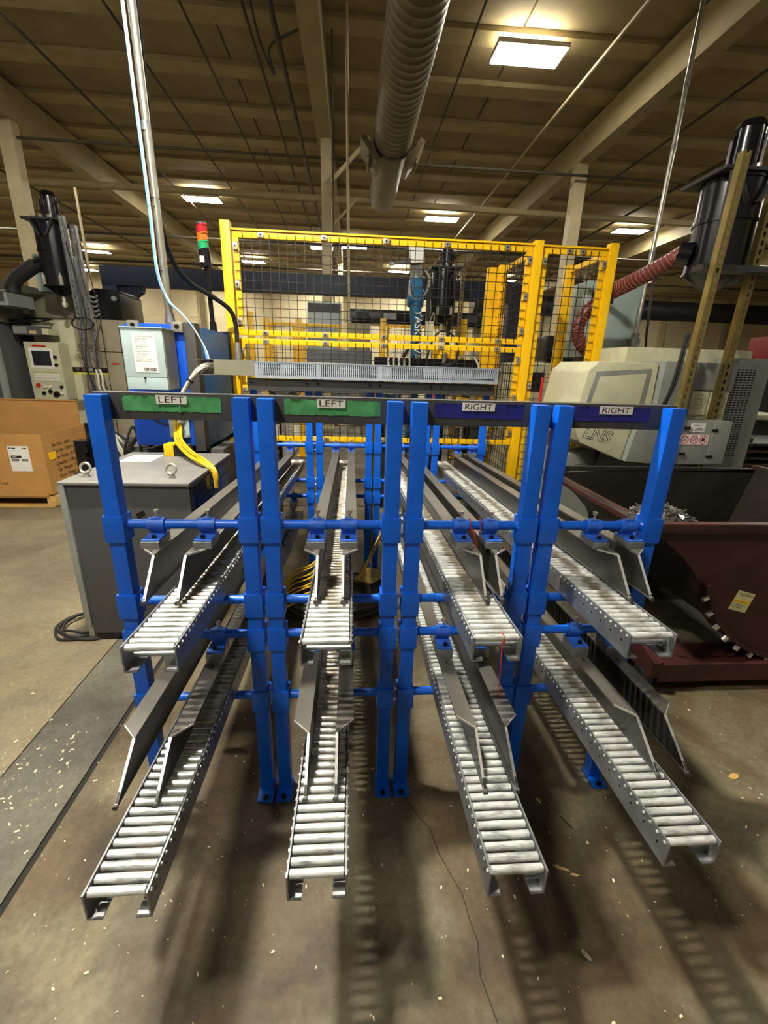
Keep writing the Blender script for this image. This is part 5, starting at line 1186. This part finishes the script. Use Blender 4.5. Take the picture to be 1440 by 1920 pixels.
# ------------------------------------------------------------------ floor clutter
t = thing('cable_coil', 'loose coil of black cable on the floor beside the charcoal cabinet', 'cable', (-1.75, 2.6, 0))
g = mb(); r_ = random.Random(2); pts = []
for k in range(64):
    a = k * .30; q = 1 - .13 * (k // 21)
    pts.append((-1.66 + .21 * q * math.cos(a), 2.60 + .17 * q * math.sin(a) + .01 * math.sin(k * 1.7), .009 + .0125 * (k // 21) + .004 * math.sin(k * .9)))
g.tube(smooth(pts, 3), .0085, 7); build('coil', g, m_rubber, t)
t = thing('hose_coil', 'large coil of dark hoses on the floor under the middle conveyors', 'hose', (-.10, 2.90, 0))
for j in range(4):
    for lv in range(2):
        rad = .24 + .045 * j; g = mb()
        g.tube([(-.10 + rad * 1.0 * math.cos(k * .1571), 2.92 + rad * .8 * math.sin(k * .1571), .022 + .041 * lv + .003 * math.sin(k * .5 + j)) for k in range(40)], .019, 8, closed=True); build('hose_turn', g, m_hosedk, t)
for k in range(10):
    t = thing('yellow_cable', '%s thin yellow cable lying over the hose coil between the middle posts' % ('top', 'second', 'third', 'fourth', 'fifth', 'sixth', 'seventh', 'eighth', 'right', 'far right')[k], 'cable', (-.4, 2.75, 0), 'yellow cables over the hose coil')
    r_ = random.Random(40 + k); g = mb(); y = 2.66 + .05 * k; sg = -1 if k < 8 else 1
    if k < 8: P = [(-.50, y - .1, .05), (-.42, y - .03, .11 + .012 * k), (-.30, y + r_.uniform(0, .06), .14 + .012 * k), (-.18, y + .05 + r_.uniform(-.02, .05), .17 + .02 * k), (-.05, y + .1, .12 + .02 * k), (.0, y + .12, .10)]
    else: P = [(.05, 3.0, .11), (.12, 3.15, .16 + .03 * (k - 8)), (.2, 3.3, .26 + .04 * (k - 8)), (.28, 3.44, .40), (.30, 3.5, .5)]
    g.tube(smooth(P), .0065, 6); build('cable', g, m_cable_y, t)
t = thing('cardboard_scrap', 'torn tan cardboard piece lying on the hose coil', 'cardboard', (.13, 3.1, .09))
g = mb(); g.prism([(.02, 3.06), (.12, 3.27), (.235, 3.23), (.255, 3.10), (.15, 2.98)], 'Z', .088, .093); build('sheet', g, mat('scrap_card', 'c0a55c', .75), t)
t = thing('rusty_stand', 'rust-brown steel stand on the floor behind the charcoal cabinet', 'stand', (-.8, 4.0, 0))
g = mb(); g.prism([(-.95, .02), (-.66, .02), (-.62, .74), (-.93, .66)], 'Y', 3.78, 4.05); build('plate_box', g, m_rust, t, bev=.006)
g = mb(); g.box(-.93, -.63, 3.80, 3.88, 0, .02); build('foot', g, m_rust, t)
t = thing('hanging_cables', 'grey cables hanging beside the teal cabinet side', 'cables', (-.85, 3.72, .1))
r_ = random.Random(21)
for k in range(5):
    g = mb(); x = -.86 + .035 * k
    g.tube(smooth([(x - .12, 3.77, 1.12), (x - .03, 3.70, 1.15), (x, 3.68, 1.0), (x - .02 + r_.uniform(-.04, .04), 3.67, .8), (x + r_.uniform(-.05, .05), 3.68, .5), (x + r_.uniform(-.06, .06), 3.7, .02)]), .010, 7); build('cable', g, (m_cable_g, m_rubber, m_cable_g, m_rust, m_cable_w)[k], t)
for i, (x, y, a, sx, sy, lab, m_) in enumerate(((1.66, 1.352, .3, .055, .03, 'tan chip of wood alone on the floor under the right conveyor', 'c9a15c'), (.738, 1.028, -.35, .07, .008, 'long wood splinter beside the end of the third lower conveyor', 'cdb07a'), (.775, 1.005, -.2, .03, .008, 'short broken end of the wood splinter by the third conveyor', 'cdb07a'), (.705, .79, -.9, .035, .012, 'pale paper scrap on the floor in front of the third conveyor', 'bdb49c'), (.76, 1.28, -1.1, .028, .008, 'pale wood flake on the floor between the right hand conveyors', 'd6c48f'), (-.125, .66, 1.2, .020, .010, 'pale flake on the floor in front of the second conveyor', 'd9cf9e'), (-.42, .60, .6, .02, .016, 'round pale crumb near the bottom left of the floor', 'd9cf9e'), (.83, 1.19, -1.0, .06, .006, 'thin dark sliver on the floor left of the right conveyor', '3a3226'))):
    g = mb(); n = 7; r_ = random.Random(i)
    P = [(x + (sx * math.cos(k * 6.283 / n) * r_.uniform(.7, 1.1)) / 2 * math.cos(a) - (sy * math.sin(k * 6.283 / n)) / 2 * math.sin(a), y + (sx * math.cos(k * 6.283 / n)) / 2 * math.sin(a) + (sy * math.sin(k * 6.283 / n) * r_.uniform(.7, 1.1)) / 2 * math.cos(a)) for k in range(n)]
    g.prism(P, 'Z', .0005, .006); tag(build('floor_scrap', g, mat('scrap_%s' % m_, m_, .7), None), lab, 'scrap')
g = mb(); r_ = random.Random(77)
def chip(x, y, s):
    a = r_.uniform(0, 3.14); g.cbox((x, y, .0022), (s, s * r_.uniform(.25, .6), .003), (0, 0, a))
for k in range(260):
    x = r_.uniform(-1.0, 1.9); y = r_.uniform(.45, 1.8); chip(x, y, r_.choice((.003, .004, .005, .007, .010)))
for k in range(200):
    chip(r_.gauss(-1.35, .16), r_.gauss(1.35, .25), r_.choice((.004, .006, .008, .014)))
o = build('wood_chips', g, m_chip, None, flat=True); tag(o, 'tiny pale chips scattered over the concrete floor', 'debris', kind='stuff')
